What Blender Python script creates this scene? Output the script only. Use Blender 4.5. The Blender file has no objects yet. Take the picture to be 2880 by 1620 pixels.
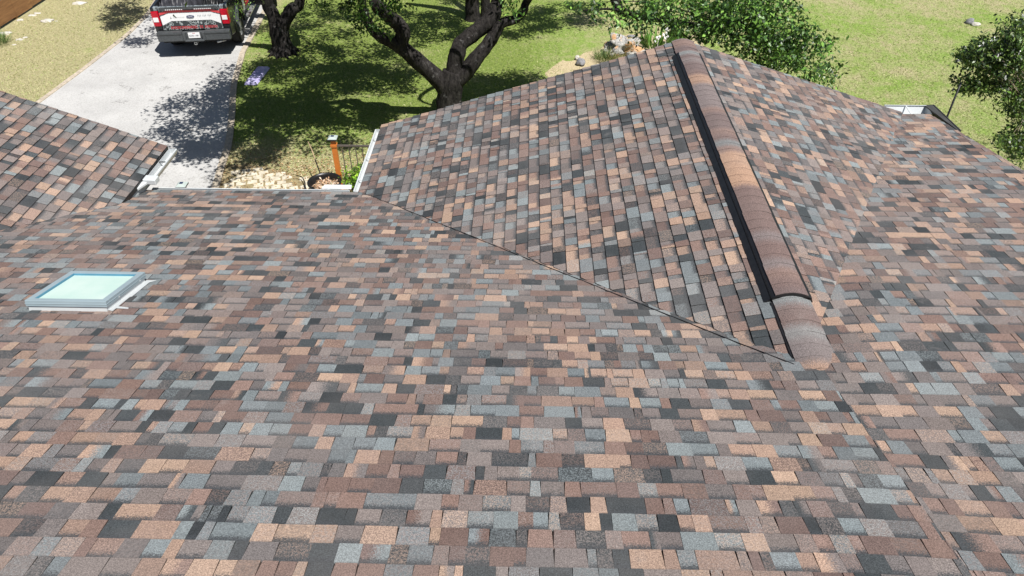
import bpy, math, random
import numpy as np
from mathutils import Vector, Matrix, noise as mn
R = math.radians
rnd = random.Random(7)
rng = np.random.default_rng(11)
S = bpy.context.scene
COL = S.collection

# ---------------------------------------------------------------- camera model
F, TH, PS, H = 2066., R(39.3), R(1.29), 8.1
FW = Vector((-math.sin(PS)*math.cos(TH), math.cos(PS)*math.cos(TH), -math.sin(TH)))
RT = Vector((math.cos(PS), math.sin(PS), 0)); UP = RT.cross(FW)
C = Vector((0, 0, H))
def ray(x, y): return FW + RT*((x-1440)/F) - UP*((y-810)/F)
def onz(x, y, z=0.): d = ray(x, y); return C + d*((z-H)/d.z)
def onY(x, y, Y): d = ray(x, y); return C + d*(Y/d.y)
def proj(p):
    v = Vector(p)-C; z = v.dot(FW)
    return 1440+F*v.dot(RT)/z, 810-F*v.dot(UP)/z
cam = bpy.data.cameras.new('camera'); co = bpy.data.objects.new('camera', cam); COL.objects.link(co)
co.location = C; co.rotation_euler = (R(90)-TH, 0, PS)
cam.sensor_width = 36; cam.lens = F/2880*36; cam.clip_end = 500; cam.clip_start = .05
S.camera = co
SUN = Vector((.37, -.40, 1)).normalized()

# ---------------------------------------------------------------- world and sun
w = bpy.data.worlds.new('World'); S.world = w; w.use_nodes = True
nt = w.node_tree; nt.nodes.clear()
sky = nt.nodes.new('ShaderNodeTexSky'); sky.sky_type = 'NISHITA'; sky.sun_disc = False
sky.sun_elevation = math.asin(SUN.z); sky.sun_rotation = math.atan2(SUN.x, SUN.y)
bg = nt.nodes.new('ShaderNodeBackground'); bg.inputs[1].default_value = .05
ou = nt.nodes.new('ShaderNodeOutputWorld')
nt.links.new(sky.outputs[0], bg.inputs[0]); nt.links.new(bg.outputs[0], ou.inputs[0])
sl = bpy.data.lights.new('sun', 'SUN'); sl.energy = 5.; sl.angle = R(.5); sl.color = (1, .97, .93)
so = bpy.data.objects.new('sun', sl); COL.objects.link(so); so.location = (10, -10, 30)
so.rotation_euler = SUN.to_track_quat('Z', 'Y').to_euler()
S.view_settings.view_transform = 'Standard'; S.view_settings.look = 'None'
S.view_settings.exposure = .42; S.view_settings.gamma = 1

# ---------------------------------------------------------------- node helpers
class NT:
    def __init__(s, name):
        s.m = bpy.data.materials.new(name); s.m.use_nodes = True; s.t = s.m.node_tree
        s.b = s.t.nodes['Principled BSDF']
    def n(s, ty, **k):
        n = s.t.nodes.new('ShaderNode'+ty)
        for a, v in k.items(): setattr(n, a, v)
        return n
    def set(s, n, k, v):
        if isinstance(v, bpy.types.NodeSocket): s.t.links.new(v, n.inputs[k])
        else:
            i = n.inputs[k]
            if hasattr(i.default_value, '__len__') and not isinstance(v, (int, float)) and len(i.default_value) == 4 and len(v) == 3: v = (*v, 1)
            i.default_value = v
    def noise(s, scale, detail=3, rough=.55, vec=None, out=0):
        n = s.n('TexNoise'); n.inputs['Scale'].default_value = scale; n.inputs['Detail'].default_value = detail
        n.inputs['Roughness'].default_value = rough
        s.t.links.new(vec or s.obj(), n.inputs['Vector']); return n.outputs[out]
    def obj(s):
        if not hasattr(s, '_o'):
            s._o = s.n('TexCoord').outputs['Object']
        return s._o
    def scale(s, vec, v):
        n = s.n('Mapping'); s.set(n, 'Scale', v); s.t.links.new(vec, n.inputs['Vector']); return n.outputs[0]
    def ramp(s, f, stops, interp='LINEAR'):
        n = s.n('ValToRGB'); s.t.links.new(f, n.inputs[0]); e = n.color_ramp.elements; n.color_ramp.interpolation = interp
        while len(e) < len(stops): e.new(.5)
        for i, (p, c) in enumerate(stops):
            e[i].position = p; e[i].color = (*c, 1) if hasattr(c, '__len__') else (c, c, c, 1)
        return n.outputs[0]
    def mix(s, f, a, b, mode='MIX'):
        n = s.n('Mix', data_type='RGBA', blend_type=mode)
        s.set(n, 0, f); s.set(n, 6, a); s.set(n, 7, b); return n.outputs[2]
    def math(s, op, a, b=0., c=0., clamp=False):
        n = s.n('Math', operation=op, use_clamp=clamp)
        s.set(n, 0, a); s.set(n, 1, b); s.set(n, 2, c); return n.outputs[0]
    def attr(s, name, out='Color'):
        n = s.n('Attribute'); n.attribute_name = name; return n.outputs[out]
    def bump(s, h, strength=.3, dist=.01):
        n = s.n('Bump'); n.inputs['Strength'].default_value = strength; n.inputs['Distance'].default_value = dist
        s.t.links.new(h, n.inputs['Height']); s.t.links.new(n.outputs[0], s.b.inputs['Normal'])
    def base(s, v): s.set(s.b, 'Base Color', v)
    def p(s, **k):
        for a, v in k.items(): s.set(s.b, a.replace('_', ' '), v)
        return s

def simple(name, col, rough=.6, metal=0., var=.15, sc=6., bump=0., spec=.5):
    t = NT(name); nz = t.noise(sc, 4)
    t.base(t.mix(t.ramp(nz, [(.3, 0.), (.7, 1.)]), [c*(1-var) for c in col], [min(1, c*(1+var)) for c in col]))
    t.p(Roughness=rough, Metallic=metal); t.b.inputs['Specular IOR Level'].default_value = spec
    if bump: t.bump(t.noise(sc*6, 4), .5, bump)
    return t.m

# shingles: per piece colours come with the mesh, granules are noise
def shingle_mat():
    t = NT('asphalt_shingle')
    a = t.attr('col'); b = t.attr('col2'); uvn = t.n('UVMap'); uvn.uv_map = 'frac'
    sep = t.n('SeparateXYZ'); t.t.links.new(uvn.outputs[0], sep.inputs[0])
    band = t.attr('col', 'Alpha'); mode = t.attr('col2', 'Alpha')
    g = t.noise(150, 2, .7); g2 = t.noise(120, 3, .75); g3 = t.noise(75, 3, .8)
    grad = t.math('ADD', t.math('MULTIPLY', t.math('SUBTRACT', sep.outputs[0], .5), 3.), t.math('MULTIPLY', t.math('SUBTRACT', g2, .5), 5.))
    grad = t.math('ADD', grad, .5, clamp=True)
    spk = t.math('MULTIPLY_ADD', t.math('SUBTRACT', g3, .5), 6., .5, clamp=True)
    f = t.math('ADD', t.math('MULTIPLY', grad, t.math('SUBTRACT', 1., mode)), t.math('MULTIPLY', spk, mode))
    c = t.mix(f, a, b)
    # dark printed line at the upslope end of the recessed pieces, ragged with granules
    bn = t.math('SUBTRACT', t.math('ADD', .27, t.math('MULTIPLY', t.math('SUBTRACT', g2, .5), 1.1)), sep.outputs[1])
    bn = t.math('MULTIPLY', t.math('MULTIPLY_ADD', bn, 6., .45, clamp=True), band)
    c = t.mix(t.math('MULTIPLY', bn, .9), c, (.045, .05, .055))
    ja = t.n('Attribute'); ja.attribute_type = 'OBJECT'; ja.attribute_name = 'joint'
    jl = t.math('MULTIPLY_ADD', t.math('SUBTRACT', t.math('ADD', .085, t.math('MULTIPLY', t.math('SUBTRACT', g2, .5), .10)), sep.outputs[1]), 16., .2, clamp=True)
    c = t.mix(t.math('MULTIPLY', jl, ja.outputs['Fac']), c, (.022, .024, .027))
    # granules
    c = t.mix(.75, c, t.ramp(g, [(.30, .28), (.5, 1.), (.70, 2.0)]), 'MULTIPLY')
    big = t.noise(.9, 4, .6)
    c = t.mix(t.ramp(big, [(.45, 0.), (.75, .22)]), c, (.26, .235, .22))
    sc = t.noise(3.5, 5, .7)
    c = t.mix(t.ramp(sc, [(.62, 0.), (.75, .22)]), c, (.32, .29, .27))
    t.base(c); t.p(Roughness=.92); t.b.inputs['Specular IOR Level'].default_value = .25
    t.bump(g, .35, .003)
    return t.m
M = {}
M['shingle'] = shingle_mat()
M['white'] = simple('white_painted_metal', (.52, .545, .55), .35, 0, .05, 3)
M['black'] = simple('black_plastic', (.012, .012, .013), .38, 0, .3, 20)
M['darkmetal'] = simple('dark_metal', (.035, .036, .036), .45, 0, .3, 8)
M['fascia'] = simple('dark_fascia', (.05, .05, .048), .6, 0, .35, 5, .002)
M['wall'] = simple('pale_render_wall', (.52, .48, .4), .85, 0, .1, 4, .004)
M['greymetal'] = simple('grey_aluminium', (.27, .34, .37), .35, .0, .05, 4)
M['skygasket'] = simple('sky_tinted_gasket', (.07, .22, .32), .35, 0, .1, 8)  # blue of the reflected sky put into the gasket colour
def glass():
    t = NT('frosted_mint_glass'); nz = t.noise(2.5, 4)
    c = t.mix(t.ramp(nz, [(.35, 0.), (.7, 1.)]), (.46, .62, .55), (.56, .67, .61))
    nz2 = t.noise(9, 5, .7)
    c = t.mix(t.ramp(nz2, [(.66, 0.), (.78, .35)]), c, (.42, .62, .5))
    t.base(c); t.p(Roughness=.09); return t.m
M['glass'] = glass()

# ---------------------------------------------------------------- object helpers
def link(o, parent=None):
    COL.objects.link(o)
    if parent is not None: o.parent = parent
    return o
def tag(o, label=None, cat=None, group=None, kind=None):
    for k, v in (('label', label), ('category', cat), ('group', group), ('kind', kind)):
        if v: o[k] = v
    return o
def empty(name, loc, rz=0., label=None, cat=None, group=None):
    o = bpy.data.objects.new(name, None); o.location = loc; o.rotation_euler = (0, 0, rz); o.empty_display_size = .2
    return tag(link(o), label, cat, group)
class MB:
    def __init__(s): s.v = []; s.f = []; s.mi = []
    def add(s, vs, fs, m=0):
        k = len(s.v); s.v += [tuple(v) for v in vs]; s.f += [[i+k for i in f] for f in fs]; s.mi += [m]*len(fs); return s
    def box(s, a, b, m=0, M_=None):
        vs = [Vector((x, y, z)) for z in (a[2], b[2]) for y in (a[1], b[1]) for x in (a[0], b[0])]
        if M_: vs = [M_@v for v in vs]
        return s.add(vs, [(0, 2, 3, 1), (4, 5, 7, 6), (0, 1, 5, 4), (2, 6, 7, 3), (0, 4, 6, 2), (1, 3, 7, 5)], m)
    def prism(s, poly, d, m=0):           # poly: 3-D points, d: extrusion vector
        n = len(poly); d = Vector(d); P = [Vector(p) for p in poly]
        return s.add(P+[p+d for p in P], [list(range(n))[::-1], list(range(n, 2*n))]+[(i, (i+1) % n, n+(i+1) % n, n+i) for i in range(n)], m)
    def tube(s, pts, rad, n=10, m=0, cap=True, wob=0.):
        P = [Vector(p) for p in pts]; rings = []; k = len(s.v); up = None
        for i, p in enumerate(P):
            d = (P[min(i+1, len(P)-1)]-P[max(i-1, 0)]).normalized()
            if up is None: up = d.orthogonal().normalized()
            up = (up-d*up.dot(d)).normalized(); sd = d.cross(up)
            r = rad[i] if hasattr(rad, '__len__') else rad
            for j in range(n):
                a = 2*math.pi*j/n
                q = 1+(wob*mn.noise(Vector((math.cos(a)*1.7, math.sin(a)*1.7, i*.45+p.x))) if wob else 0)
                s.v.append(tuple(p+(up*math.cos(a)+sd*math.sin(a))*r*q))
        for i in range(len(P)-1):
            for j in range(n):
                s.f.append([k+i*n+j, k+i*n+(j+1) % n, k+(i+1)*n+(j+1) % n, k+(i+1)*n+j]); s.mi.append(m)
        if cap:
            s.f.append([k+j for j in range(n)][::-1]); s.f.append([k+(len(P)-1)*n+j for j in range(n)]); s.mi += [m, m]
        return s
    def lathe(s, prof, n=28, m=0, c=(0, 0, 0)):
        k = len(s.v)
        for r, z in prof:
            for j in range(n): a = 2*math.pi*j/n; s.v.append((c[0]+r*math.cos(a), c[1]+r*math.sin(a), c[2]+z))
        for i in range(len(prof)-1):
            for j in range(n): s.f.append([k+i*n+j, k+i*n+(j+1) % n, k+(i+1)*n+(j+1) % n, k+(i+1)*n+j]); s.mi.append(m)
        return s
    def build(s, name, mats, parent=None, smooth=False, bevel=0.):
        me = bpy.data.meshes.new(name); me.from_pydata(s.v, [], s.f)
        for m in (mats if isinstance(mats, (list, tuple)) else [mats]): me.materials.append(m)
        me.polygons.foreach_set('material_index', s.mi)
        if smooth: me.polygons.foreach_set('use_smooth', [True]*len(s.f))
        me.update(); o = bpy.data.objects.new(name, me); link(o, parent)
        if bevel:
            b = o.modifiers.new('b', 'BEVEL'); b.width = bevel; b.segments = 2; b.limit_method = 'ANGLE'
        return o
def smoothpath(pts, rad, k=4):
    P = [Vector(p) for p in pts]; out = []; ro = []
    for i in range(len(P)-1):
        p0, p1, p2, p3 = P[max(i-1, 0)], P[i], P[i+1], P[min(i+2, len(P)-1)]
        for j in range(k):
            t = j/k
            out.append(.5*((2*p1)+(p2-p0)*t+(2*p0-5*p1+4*p2-p3)*t*t+(3*p1-p0-3*p2+p3)*t**3))
            ro.append(rad[i]*(1-t)+rad[i+1]*t)
    out.append(P[-1]); ro.append(rad[-1]); return out, ro

# ================================================================= ROOF
ZE, YE, SA = 2.44, 9.04, .30          # main eave height, position and pitch
XR, ZR = 2.36, 3.92                   # gable ridge
SG = (ZR-ZE)/(XR+2.40)
def sst(t): t = max(0., min(1., t)); return t*t*(3-2*t)
def undul(x, y): return .009*mn.noise(Vector((x*.75, y*.75, 1.3)))+.004*mn.noise(Vector((x*2.6, y*2.6, 4.)))
YRIDGE = -1.2
def main_z(x, y):
    if y < YRIDGE: return ZE+SA*(YE-YRIDGE)-SA*(YRIDGE-y)
    a = ZE+SA*(YE-y)
    b = 3.82-.172*(y-5) if y > 3.75 else 4.035+.235*(3.75-y)
    f = sst((x-1.7)/1.6)
    return a*(1-f)+b*f
def gl_z(x, y): return ZR-SG*(XR-x)
def gr_z(x, y): return ZR-SG*(x-XR)
XW, ZW, SW = -5.52, 2.66, .40
XWR = -9.6
def w_z(x, y): return ZW+SW*(XW-x)

TAN = [(.35, .238, .178), (.315, .218, .167), (.385, .27, .20), (.28, .193, .152)]
BRN = [(.172, .115, .098), (.195, .13, .108), (.152, .106, .094), (.22, .15, .126)]
GRY = [(.185, .21, .216), (.16, .18, .187), (.215, .24, .243), (.17, .19, .197)]
DRK = [(.053, .061, .065), (.066, .074, .078), (.045, .051, .055), (.082, .087, .09)]
MAU = [(.168, .142, .134), (.195, .163, .15), (.142, .126, .122), (.215, .182, .168)]
def pick():
    r = rnd.random(); p = TAN if r < .16 else BRN if r < .38 else GRY if r < .55 else DRK if r < .73 else MAU
    c = rnd.choice(p); k = rnd.uniform(.80, 1.08)*(.88 if p is DRK else 1.); return tuple(min(1, v*k) for v in c)
def clip(poly, hp):
    for (a, b, c) in hp:
        out = []
        for i in range(len(poly)):
            p, q = poly[i], poly[(i+1) % len(poly)]
            dp = a*p[0]+b*p[1]-c; dq = a*q[0]+b*q[1]-c
            if dp <= 0: out.append(p)
            if (dp < 0 < dq) or (dq < 0 < dp):
                t = dp/(dp-dq); out.append((p[0]+(q[0]-p[0])*t, p[1]+(q[1]-p[1])*t))
        poly = out
        if len(poly) < 3: return []
    return poly
def shingles(name, parent, zf, dn, u0, u1, v0, v1, slope, hp, label=None, keep=None, th=.0068, wob=.0035):
    """dn: unit plan vector pointing downslope; u runs across it; v = plan distance along dn."""
    dn = Vector(dn); un = Vector((-dn.y, dn.x))
    e = .1432/math.sqrt(1+slope*slope)
    V, Fa, CO, C2, UV = [], [], [], [], []
    rows = int(math.ceil((v1-v0)/e))
    for r in range(rows):
        vb = v1-r*e; va = vb-e             # vb: butt (downslope) edge
        u = u0-rnd.random()*.3; tooth = rnd.random() < .5; last = pick()
        while u < u1:
            wd = rnd.choice((rnd.uniform(.045, .10), rnd.uniform(.09, .15), rnd.uniform(.12, .18), rnd.uniform(.13, .23)))
            ua, ub = u, u+wd; u = ub
            cc = last if rnd.random() < .10 else pick(); last = cc
            q = rnd.random()
            if q < .06: c2, md = pick(), 0.
            elif q < .62: c2, md = tuple(.5*a+.5*b for a, b in zip(cc, pick())), 1.
            else: c2, md = tuple(v*.86 for v in cc), 1.
            isT = tooth; tooth = not tooth if rnd.random() < .86 else tooth
            tap = rnd.uniform(.0, .008) if isT else 0
            wo = wob*mn.noise(Vector((ua*1.1, r*7.3, 0))); wo2 = wob*mn.noise(Vector((ub*1.1, r*7.3, 0)))
            loc = [(ua+tap, vb+wo), (ub-tap, vb+wo2), (ub, va-.004), (ua, va-.004)]
            pl = [(un.x*a+dn.x*b, un.y*a+dn.y*b) for a, b in loc]
            if pl and hp: pl = clip(pl, hp)
            if not pl: continue
            cx = sum(p[0] for p in pl)/len(pl); cy = sum(p[1] for p in pl)/len(pl)
            if keep and not keep(cx, cy): continue
            n = len(pl); k = len(V); lift = (.0042 if th > .0069 else .003) if isT else 0.
            curl = rnd.random()*.0015
            for (x, y) in pl:
                v = dn.x*x+dn.y*y; t = min(1, max(0, (v-va)/e))
                V.append((x, y, zf(x, y)+undul(x, y)+.002+th*t+lift+curl*t))
            for (x, y) in pl: V.append((x, y, zf(x, y)+undul(x, y)-.012))
            Fa.append([k+i for i in range(n)])
            for (x, y) in pl:
                uu = un.x*x+un.y*y; v = dn.x*x+dn.y*y
                CO.append((*cc, 0. if isT else 1.)); C2.append((*c2, md)); UV.append(((uu-ua)/wd, (v-va)/e))
            edge = tuple((.10 if th > .0069 else .38)*q for q in cc)
            for i in range(n):
                j = (i+1) % n; Fa.append([k+j, k+i, k+n+i, k+n+j])
                for _ in range(4): CO.append((*edge, 0.)); C2.append((*edge, 0.)); UV.append((.5, .9))
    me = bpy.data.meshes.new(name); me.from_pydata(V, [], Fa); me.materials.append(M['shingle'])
    for nm, dat in (('col', CO), ('col2', C2)):
        at = me.attributes.new(nm, 'FLOAT_COLOR', 'CORNER'); at.data.foreach_set('color', np.array(dat, 'f').ravel())
    uv = me.uv_layers.new(name='frac'); uv.data.foreach_set('uv', np.array(UV, 'f').ravel())
    # orientation safety
    me.update(); o = bpy.data.objects.new(name, me); link(o, parent)
    nrm = me.polygons[0].normal
    if nrm.z < 0: me.flip_normals()
    if label: o['label'] = label
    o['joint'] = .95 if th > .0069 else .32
    return o
house = empty('house', (0, 3, 0), 0, 'low house with multicoloured brown, tan and grey shingle roof filling the foreground', 'house')
house.location = (0, 0, 0)
# main slope and the slope behind the camera
def above_r(x, y): return not (x > 1.72 and False)
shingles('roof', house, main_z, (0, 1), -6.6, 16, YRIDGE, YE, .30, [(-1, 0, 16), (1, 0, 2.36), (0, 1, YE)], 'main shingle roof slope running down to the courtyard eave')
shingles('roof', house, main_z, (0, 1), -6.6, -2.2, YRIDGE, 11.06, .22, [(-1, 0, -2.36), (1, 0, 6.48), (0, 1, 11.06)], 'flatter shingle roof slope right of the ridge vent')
def coarse(name, zf, x0, x1, y0, y1, nx, ny, dz, mat, par):
    b = MB(); k = 0
    vs = [(x0+(x1-x0)*i/nx, y0+(y1-y0)*j/ny) for j in range(ny+1) for i in range(nx+1)]
    V = [(x, y, zf(x, y)+dz) for x, y in vs]
    b.add(V, [(j*(nx+1)+i, j*(nx+1)+i+1, (j+1)*(nx+1)+i+1, (j+1)*(nx+1)+i) for j in range(ny) for i in range(nx)])
    return b.build(name, mat, par)
# gable: left slope faces -x, right slope faces +x
GF = 11.15
# plan half planes of the two valleys
# left: gl_z >= main A :  ZR-SG*(XR-x) >= ZE+SA*(YE-y)  ->  -SG x - SA y <= ZR-SG XR -ZE-SA YE
hpL = [(-SG, -SA, ZR-SG*XR-ZE-SA*YE+.000), (0, 1, GF), (-1, 0, 2.43), (1, 0, XR)]
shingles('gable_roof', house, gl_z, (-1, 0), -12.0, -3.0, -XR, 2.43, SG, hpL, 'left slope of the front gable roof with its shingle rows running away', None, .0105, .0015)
# right: gr_z >= B : ZR-SG*(x-XR) >= 3.82-.172*(y-5)
hpR = [(SG, -.172, ZR+SG*XR-3.82-.172*5+.0), (0, 1, GF), (1, 0, 6.05), (-1, 0, -XR)]
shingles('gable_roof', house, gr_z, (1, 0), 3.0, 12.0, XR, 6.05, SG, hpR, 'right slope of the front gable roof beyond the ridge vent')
# left wing: slope faces +x
YWF = 9.96
hpW = [(SW, -SA, ZW+SW*XW-ZE-SA*YE), (0, 1, YWF), (1, 0, XW+.02), (-1, 0, -XWR)]
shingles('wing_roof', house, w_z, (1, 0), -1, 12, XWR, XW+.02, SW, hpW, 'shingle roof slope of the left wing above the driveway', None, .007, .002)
# back slopes and decks, coarse but shingled
shingles('roof', house, main_z, (0, -1), -16, 6.5, -YRIDGE, 8.2, .30, [(0, -1, 8.2), (-1, 0, 16), (1, 0, 6.48)], 'back shingle roof slope behind the main ridge')
hpW2 = [(0, 1, YWF), (-1, 0, 13.7), (1, 0, XWR), (-SW, -SA, 2*0+ZW+SW*(XW-XWR)-SW*XWR-ZE-SA*YE)]
def w2_z(x, y): return ZW+SW*(XW-XWR)-SW*(XWR-x)
shingles('wing_roof', house, w2_z, (-1, 0), -12, 1, -XWR, 13.7, SW, hpW2, 'far slope of the left wing roof')

# ridge caps: arched pieces straddling a ridge that runs along y
def capstrip(name, parent, y0, y1, x, z, hw, arch, expo, label=None, seq=(), thick=.006, drop=0.):
    V, Fa, CO, C2, UV = [], [], [], [], []
    n = 10; y = y0; nxt = None
    while y < y1-1e-4:
        yb = min(y+expo, y1); newc = lambda: rnd.choice(((.15, .105, .095), (.19, .13, .112), (.285, .185, .135), (.33, .21, .145), (.135, .10, .095), (.19, .20, .20), (.16, .165, .165), (.17, .14, .135)))
        cc = nxt or (seq[0] if seq else newc()); ci = len(V)//33+1; nxt = seq[ci] if ci < len(seq) else newc() if rnd.random() < .7 else cc
        md = 0.
        c2 = tuple(v*.95 for v in nxt)
        k = len(V); jx = rnd.uniform(-.004, .004); dz = rnd.uniform(0, .003)
        for yy, hz in ((y, .003+.4*dz), (yb+.012, .001)):
            for j in range(n+1):
                s = -1+2*j/n
                V.append((x+jx+s*(hw+rnd.uniform(-.0005, .0005)), yy, z+hz-arch*(abs(s)**1.7)-drop))
        for j in range(n+1):
            s = -1+2*j/n; V.append((x+jx+s*hw, y, z-thick-arch*(abs(s)**1.7)-drop))
        for j in range(n):
            Fa.append([k+j, k+j+1, k+n+1+j+1, k+n+1+j])
            for (a, b) in ((j, 0), (j+1, 0), (j+1, 1), (j, 1)): CO.append((*cc, 0.)); C2.append((*c2, md)); UV.append((.15+.7*b, a/n))
            Fa.append([k+2*(n+1)+j, k+2*(n+1)+j+1, k+j+1, k+j])
            for _ in range(4): CO.append((.05, .042, .04, 0)); C2.append((.05, .042, .04, 0)); UV.append((.5, .9))
        y += expo
    me = bpy.data.meshes.new(name); me.from_pydata(V, [], Fa); me.materials.append(M['shingle'])
    for nm, dat in (('col', CO), ('col2', C2)):
        at = me.attributes.new(nm, 'FLOAT_COLOR', 'CORNER'); at.data.foreach_set('color', np.array(dat, 'f').ravel())
    uv = me.uv_layers.new(name='frac'); uv.data.foreach_set('uv', np.array(UV, 'f').ravel())
    me.polygons.foreach_set('use_smooth', [True]*len(me.polygons)); me.update()
    me.set_sharp_from_angle(angle=R(35))
    o = bpy.data.objects.new(name, me); link(o, parent)
    if label: o['label'] = label
    return o
capstrip('ridge_cap', house, 3.99, GF, XR+.0, ZR+.020, .168, .046, .145, 'arched ridge cap shingles at the bare ends of the gable ridge', ((.27, .18, .135), (.27, .18, .135), (.16, .135, .13), (.165, .14, .135), (.19, .185, .18), (.15, .108, .098), (.16, .12, .11), (.19, .20, .20), (.17, .15, .145)))
# ridge vent
VY0, VY1 = 5.02, 10.62
vent = MB()
def arc(hw, z, ar, n=12): return [(XR+hw*(-1+2*j/n), z-ar*abs(-1+2*j/n)**1.7) for j in range(n+1)]
top = arc(.172, ZR+.052, .050); bot = arc(.172, ZR+.030, .050)
n = len(top)
vent.add([(x, VY0, z) for x, z in top]+[(x, VY1, z) for x, z in top]+[(x, VY0, z) for x, z in bot]+[(x, VY1, z) for x, z in bot],
         [(j, j+1, n+j+1, n+j) for j in range(n-1)]+[(2*n+j, 2*n+j+1, j+1, j) for j in range(n-1)]+[(n+j, n+j+1, 3*n+j+1, 3*n+j) for j in range(n-1)])
for sx in (-1, 1):                    # sides with louvres and an outer baffle
    xo = XR+sx*.172
    vent.box((min(xo, xo+sx*.008), VY0, ZR-.062), (max(xo, xo+sx*.008), VY1, ZR-.002))
    if sx < 0:
        vent.prism([(xo-.012, VY0, ZR-.045), (xo-.062, VY0, ZR-.078), (xo-.062, VY0, ZR-.05), (xo-.012, VY0, ZR-.012)], (0, VY1-VY0, 0))
    else:
        vent.prism([(xo+.008, VY0, ZR-.05), (xo+.022, VY0, ZR-.07), (xo+.022, VY0, ZR-.04), (xo+.008, VY0, ZR-.01)], (0, VY1-VY0, 0))
    y = VY0+.05
    while y < VY1:
        vent.box((xo+sx*.009-.002, y, ZR-.05), (xo+sx*.009+.002, y+.01, ZR-.004)); y += .045
vent.prism([(XR-.18, VY0-.004, ZR-.062), (XR-.172, VY0-.004, ZR+.0), (XR+.172, VY0-.004, ZR+.0), (XR+.18, VY0-.004, ZR-.062), (XR, VY0-.004, ZR+.015)], (0, .002, 0))
vo = vent.build('ridge_vent', M['black'], house); vo['label'] = 'long black ridge vent with arched shingles on top'
capstrip('vent_cap', vo, VY0+.004, VY1, XR-.004, ZR+.057, .146, .034, .145)
# black strip standing in for the shadow gap left of the bare caps
MB().box((XR-.186, 4.08, ZR-.062), (XR-.160, 5.0, ZR-.034)).build('ridge_shadow_strip', M['black'], house)

# valley membrane lines
def strip(name, p, q, wd, mat, par, zoff=.012):
    p, q = Vector(p), Vector(q); d = (q-p).normalized(); s = Vector((-d.y, d.x, 0)).normalized()*wd/2
    up = Vector((0, 0, zoff))
    return MB().add([p-s+up, p+s+up, q+s+up, q-s+up, p-s, p+s, q+s, q-s], [(0, 1, 2, 3), (4, 5, 1, 0), (5, 6, 2, 1), (6, 7, 3, 2), (7, 4, 0, 3)]).build(name, mat, par)
vb = MB(); VP = [Vector((-2.36, YE-.02, 0)).lerp(Vector((2.16, 4.20, 0)), i/40) for i in range(41)]
VP = [Vector((p.x+rnd.uniform(-.004, .004), p.y, main_z(p.x, p.y)+undul(p.x, p.y)+.013)) for p in VP]; vb.tube(VP, .0045, 5)
vb.build('valley_flashing', M['black'], house)
# ---------------------------------------------------------------- gutters (open troughs)
def gutter(name, p, q, out, label, wd=.115, dep=.09, mat=None, lipz=0.):
    """p->q along the eave at the fascia top; out: unit vector away from the roof"""
    p, q, out = Vector(p), Vector(q), Vector(out); d = (q-p).normalized(); t = .004
    prof = [(0, 0), (0, -dep), (wd*.75, -dep), (wd, -.02+lipz), (wd, lipz), (wd-.018, lipz), (wd-.018, lipz-t), (wd-t, lipz-.01), (wd-t, -.02+lipz), (wd*.75-t, -dep+t), (t, -dep+t), (t, 0)]
    b = MB(); b.prism([p+out*a+Vector((0, 0, z)) for a, z in prof], q-p)
    for e, s in ((p, 1), (q, -1)):
        b.prism([e+out*a+Vector((0, 0, z)) for a, z in prof[:5]], d*s*.003)
    o = b.build(name, mat or M['white'], house); o['label'] = label
    L = (q-p).length; k = max(1, int(L/.62)); hb = MB()
    for i in range(k):
        c = p+d*(L*(i+.5)/k)
        hb.prism([c+Vector((0, 0, -.012)), c+out*(wd-.02)+Vector((0, 0, -.012+lipz)), c+out*(wd-.02)+Vector((0, 0, lipz-.004)), c+Vector((0, 0, -.004))], d*.02)
        hb.build('gutter_bracket', M['darkmetal'] if 'wing' in label else M['white'], o); hb = MB()
    return o
gutter('gutter', (-5.44, YE+.005, ZE+.012), (-2.56, YE+.005, ZE+.012), (0, 1, 0), 'white gutter along the main eave between wing and gable', .05, .09)
gutter('gutter', (-2.432, YE+.02, ZE+.004), (-2.432, GF-.15, ZE+.004), (-1, 0, 0), 'white gutter along the left eave of the gable', .075, .07)
wg = gutter('gutter', (XW+.04, 9.13, ZW-.035), (XW+.04, YWF-.02, ZW-.035), (1, 0, 0), 'white gutter of the left wing open beside the driveway', .125, .09)
gutter('gutter', (5.84, 11.07, 2.775), (6.52, 11.07, 2.775), (0, 1, 0), 'short white gutter at the far right eave', .27, .12, None, .03)
b = MB(); b.prism([(-2.98, YE+.075, ZE+.01), (-2.54, YE+.075, ZE+.01), (-2.54, YE+.13, ZE+.045), (-2.93, YE+.13, ZE+.045)], (0, 0, .004))
b.build('splash_guard', M['white'], house)
# end cap and downspout mouth of the wing gutter, dark drip edge below it
b = MB(); b.prism([(XW+.03, 8.98, ZW-.09), (XW+.21, 8.98, ZW-.10), (XW+.21, 8.98, ZW-.02), (XW+.03, 8.98, ZW-.01)], (0, .14, 0))
b.prism([(XW+.03, 8.98, ZW-.09), (XW+.03, 8.98, ZW-.03), (XW+.09, 8.98, ZW-.05), (XW+.09, 8.98, ZW-.09)], (-.05, -.19, .01))
b.build('gutter_end', M['white'], house, bevel=.01)
b = MB(); b.prism([(XW+.022, 8.28, ZW-.055), (XW+.022, 9.94, ZW-.09), (XW+.022, 9.94, ZW-.004), (XW+.022, 8.28, ZW-.004)], (.008, 0, 0))
b.build('drip_edge', M['black'], house)
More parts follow.
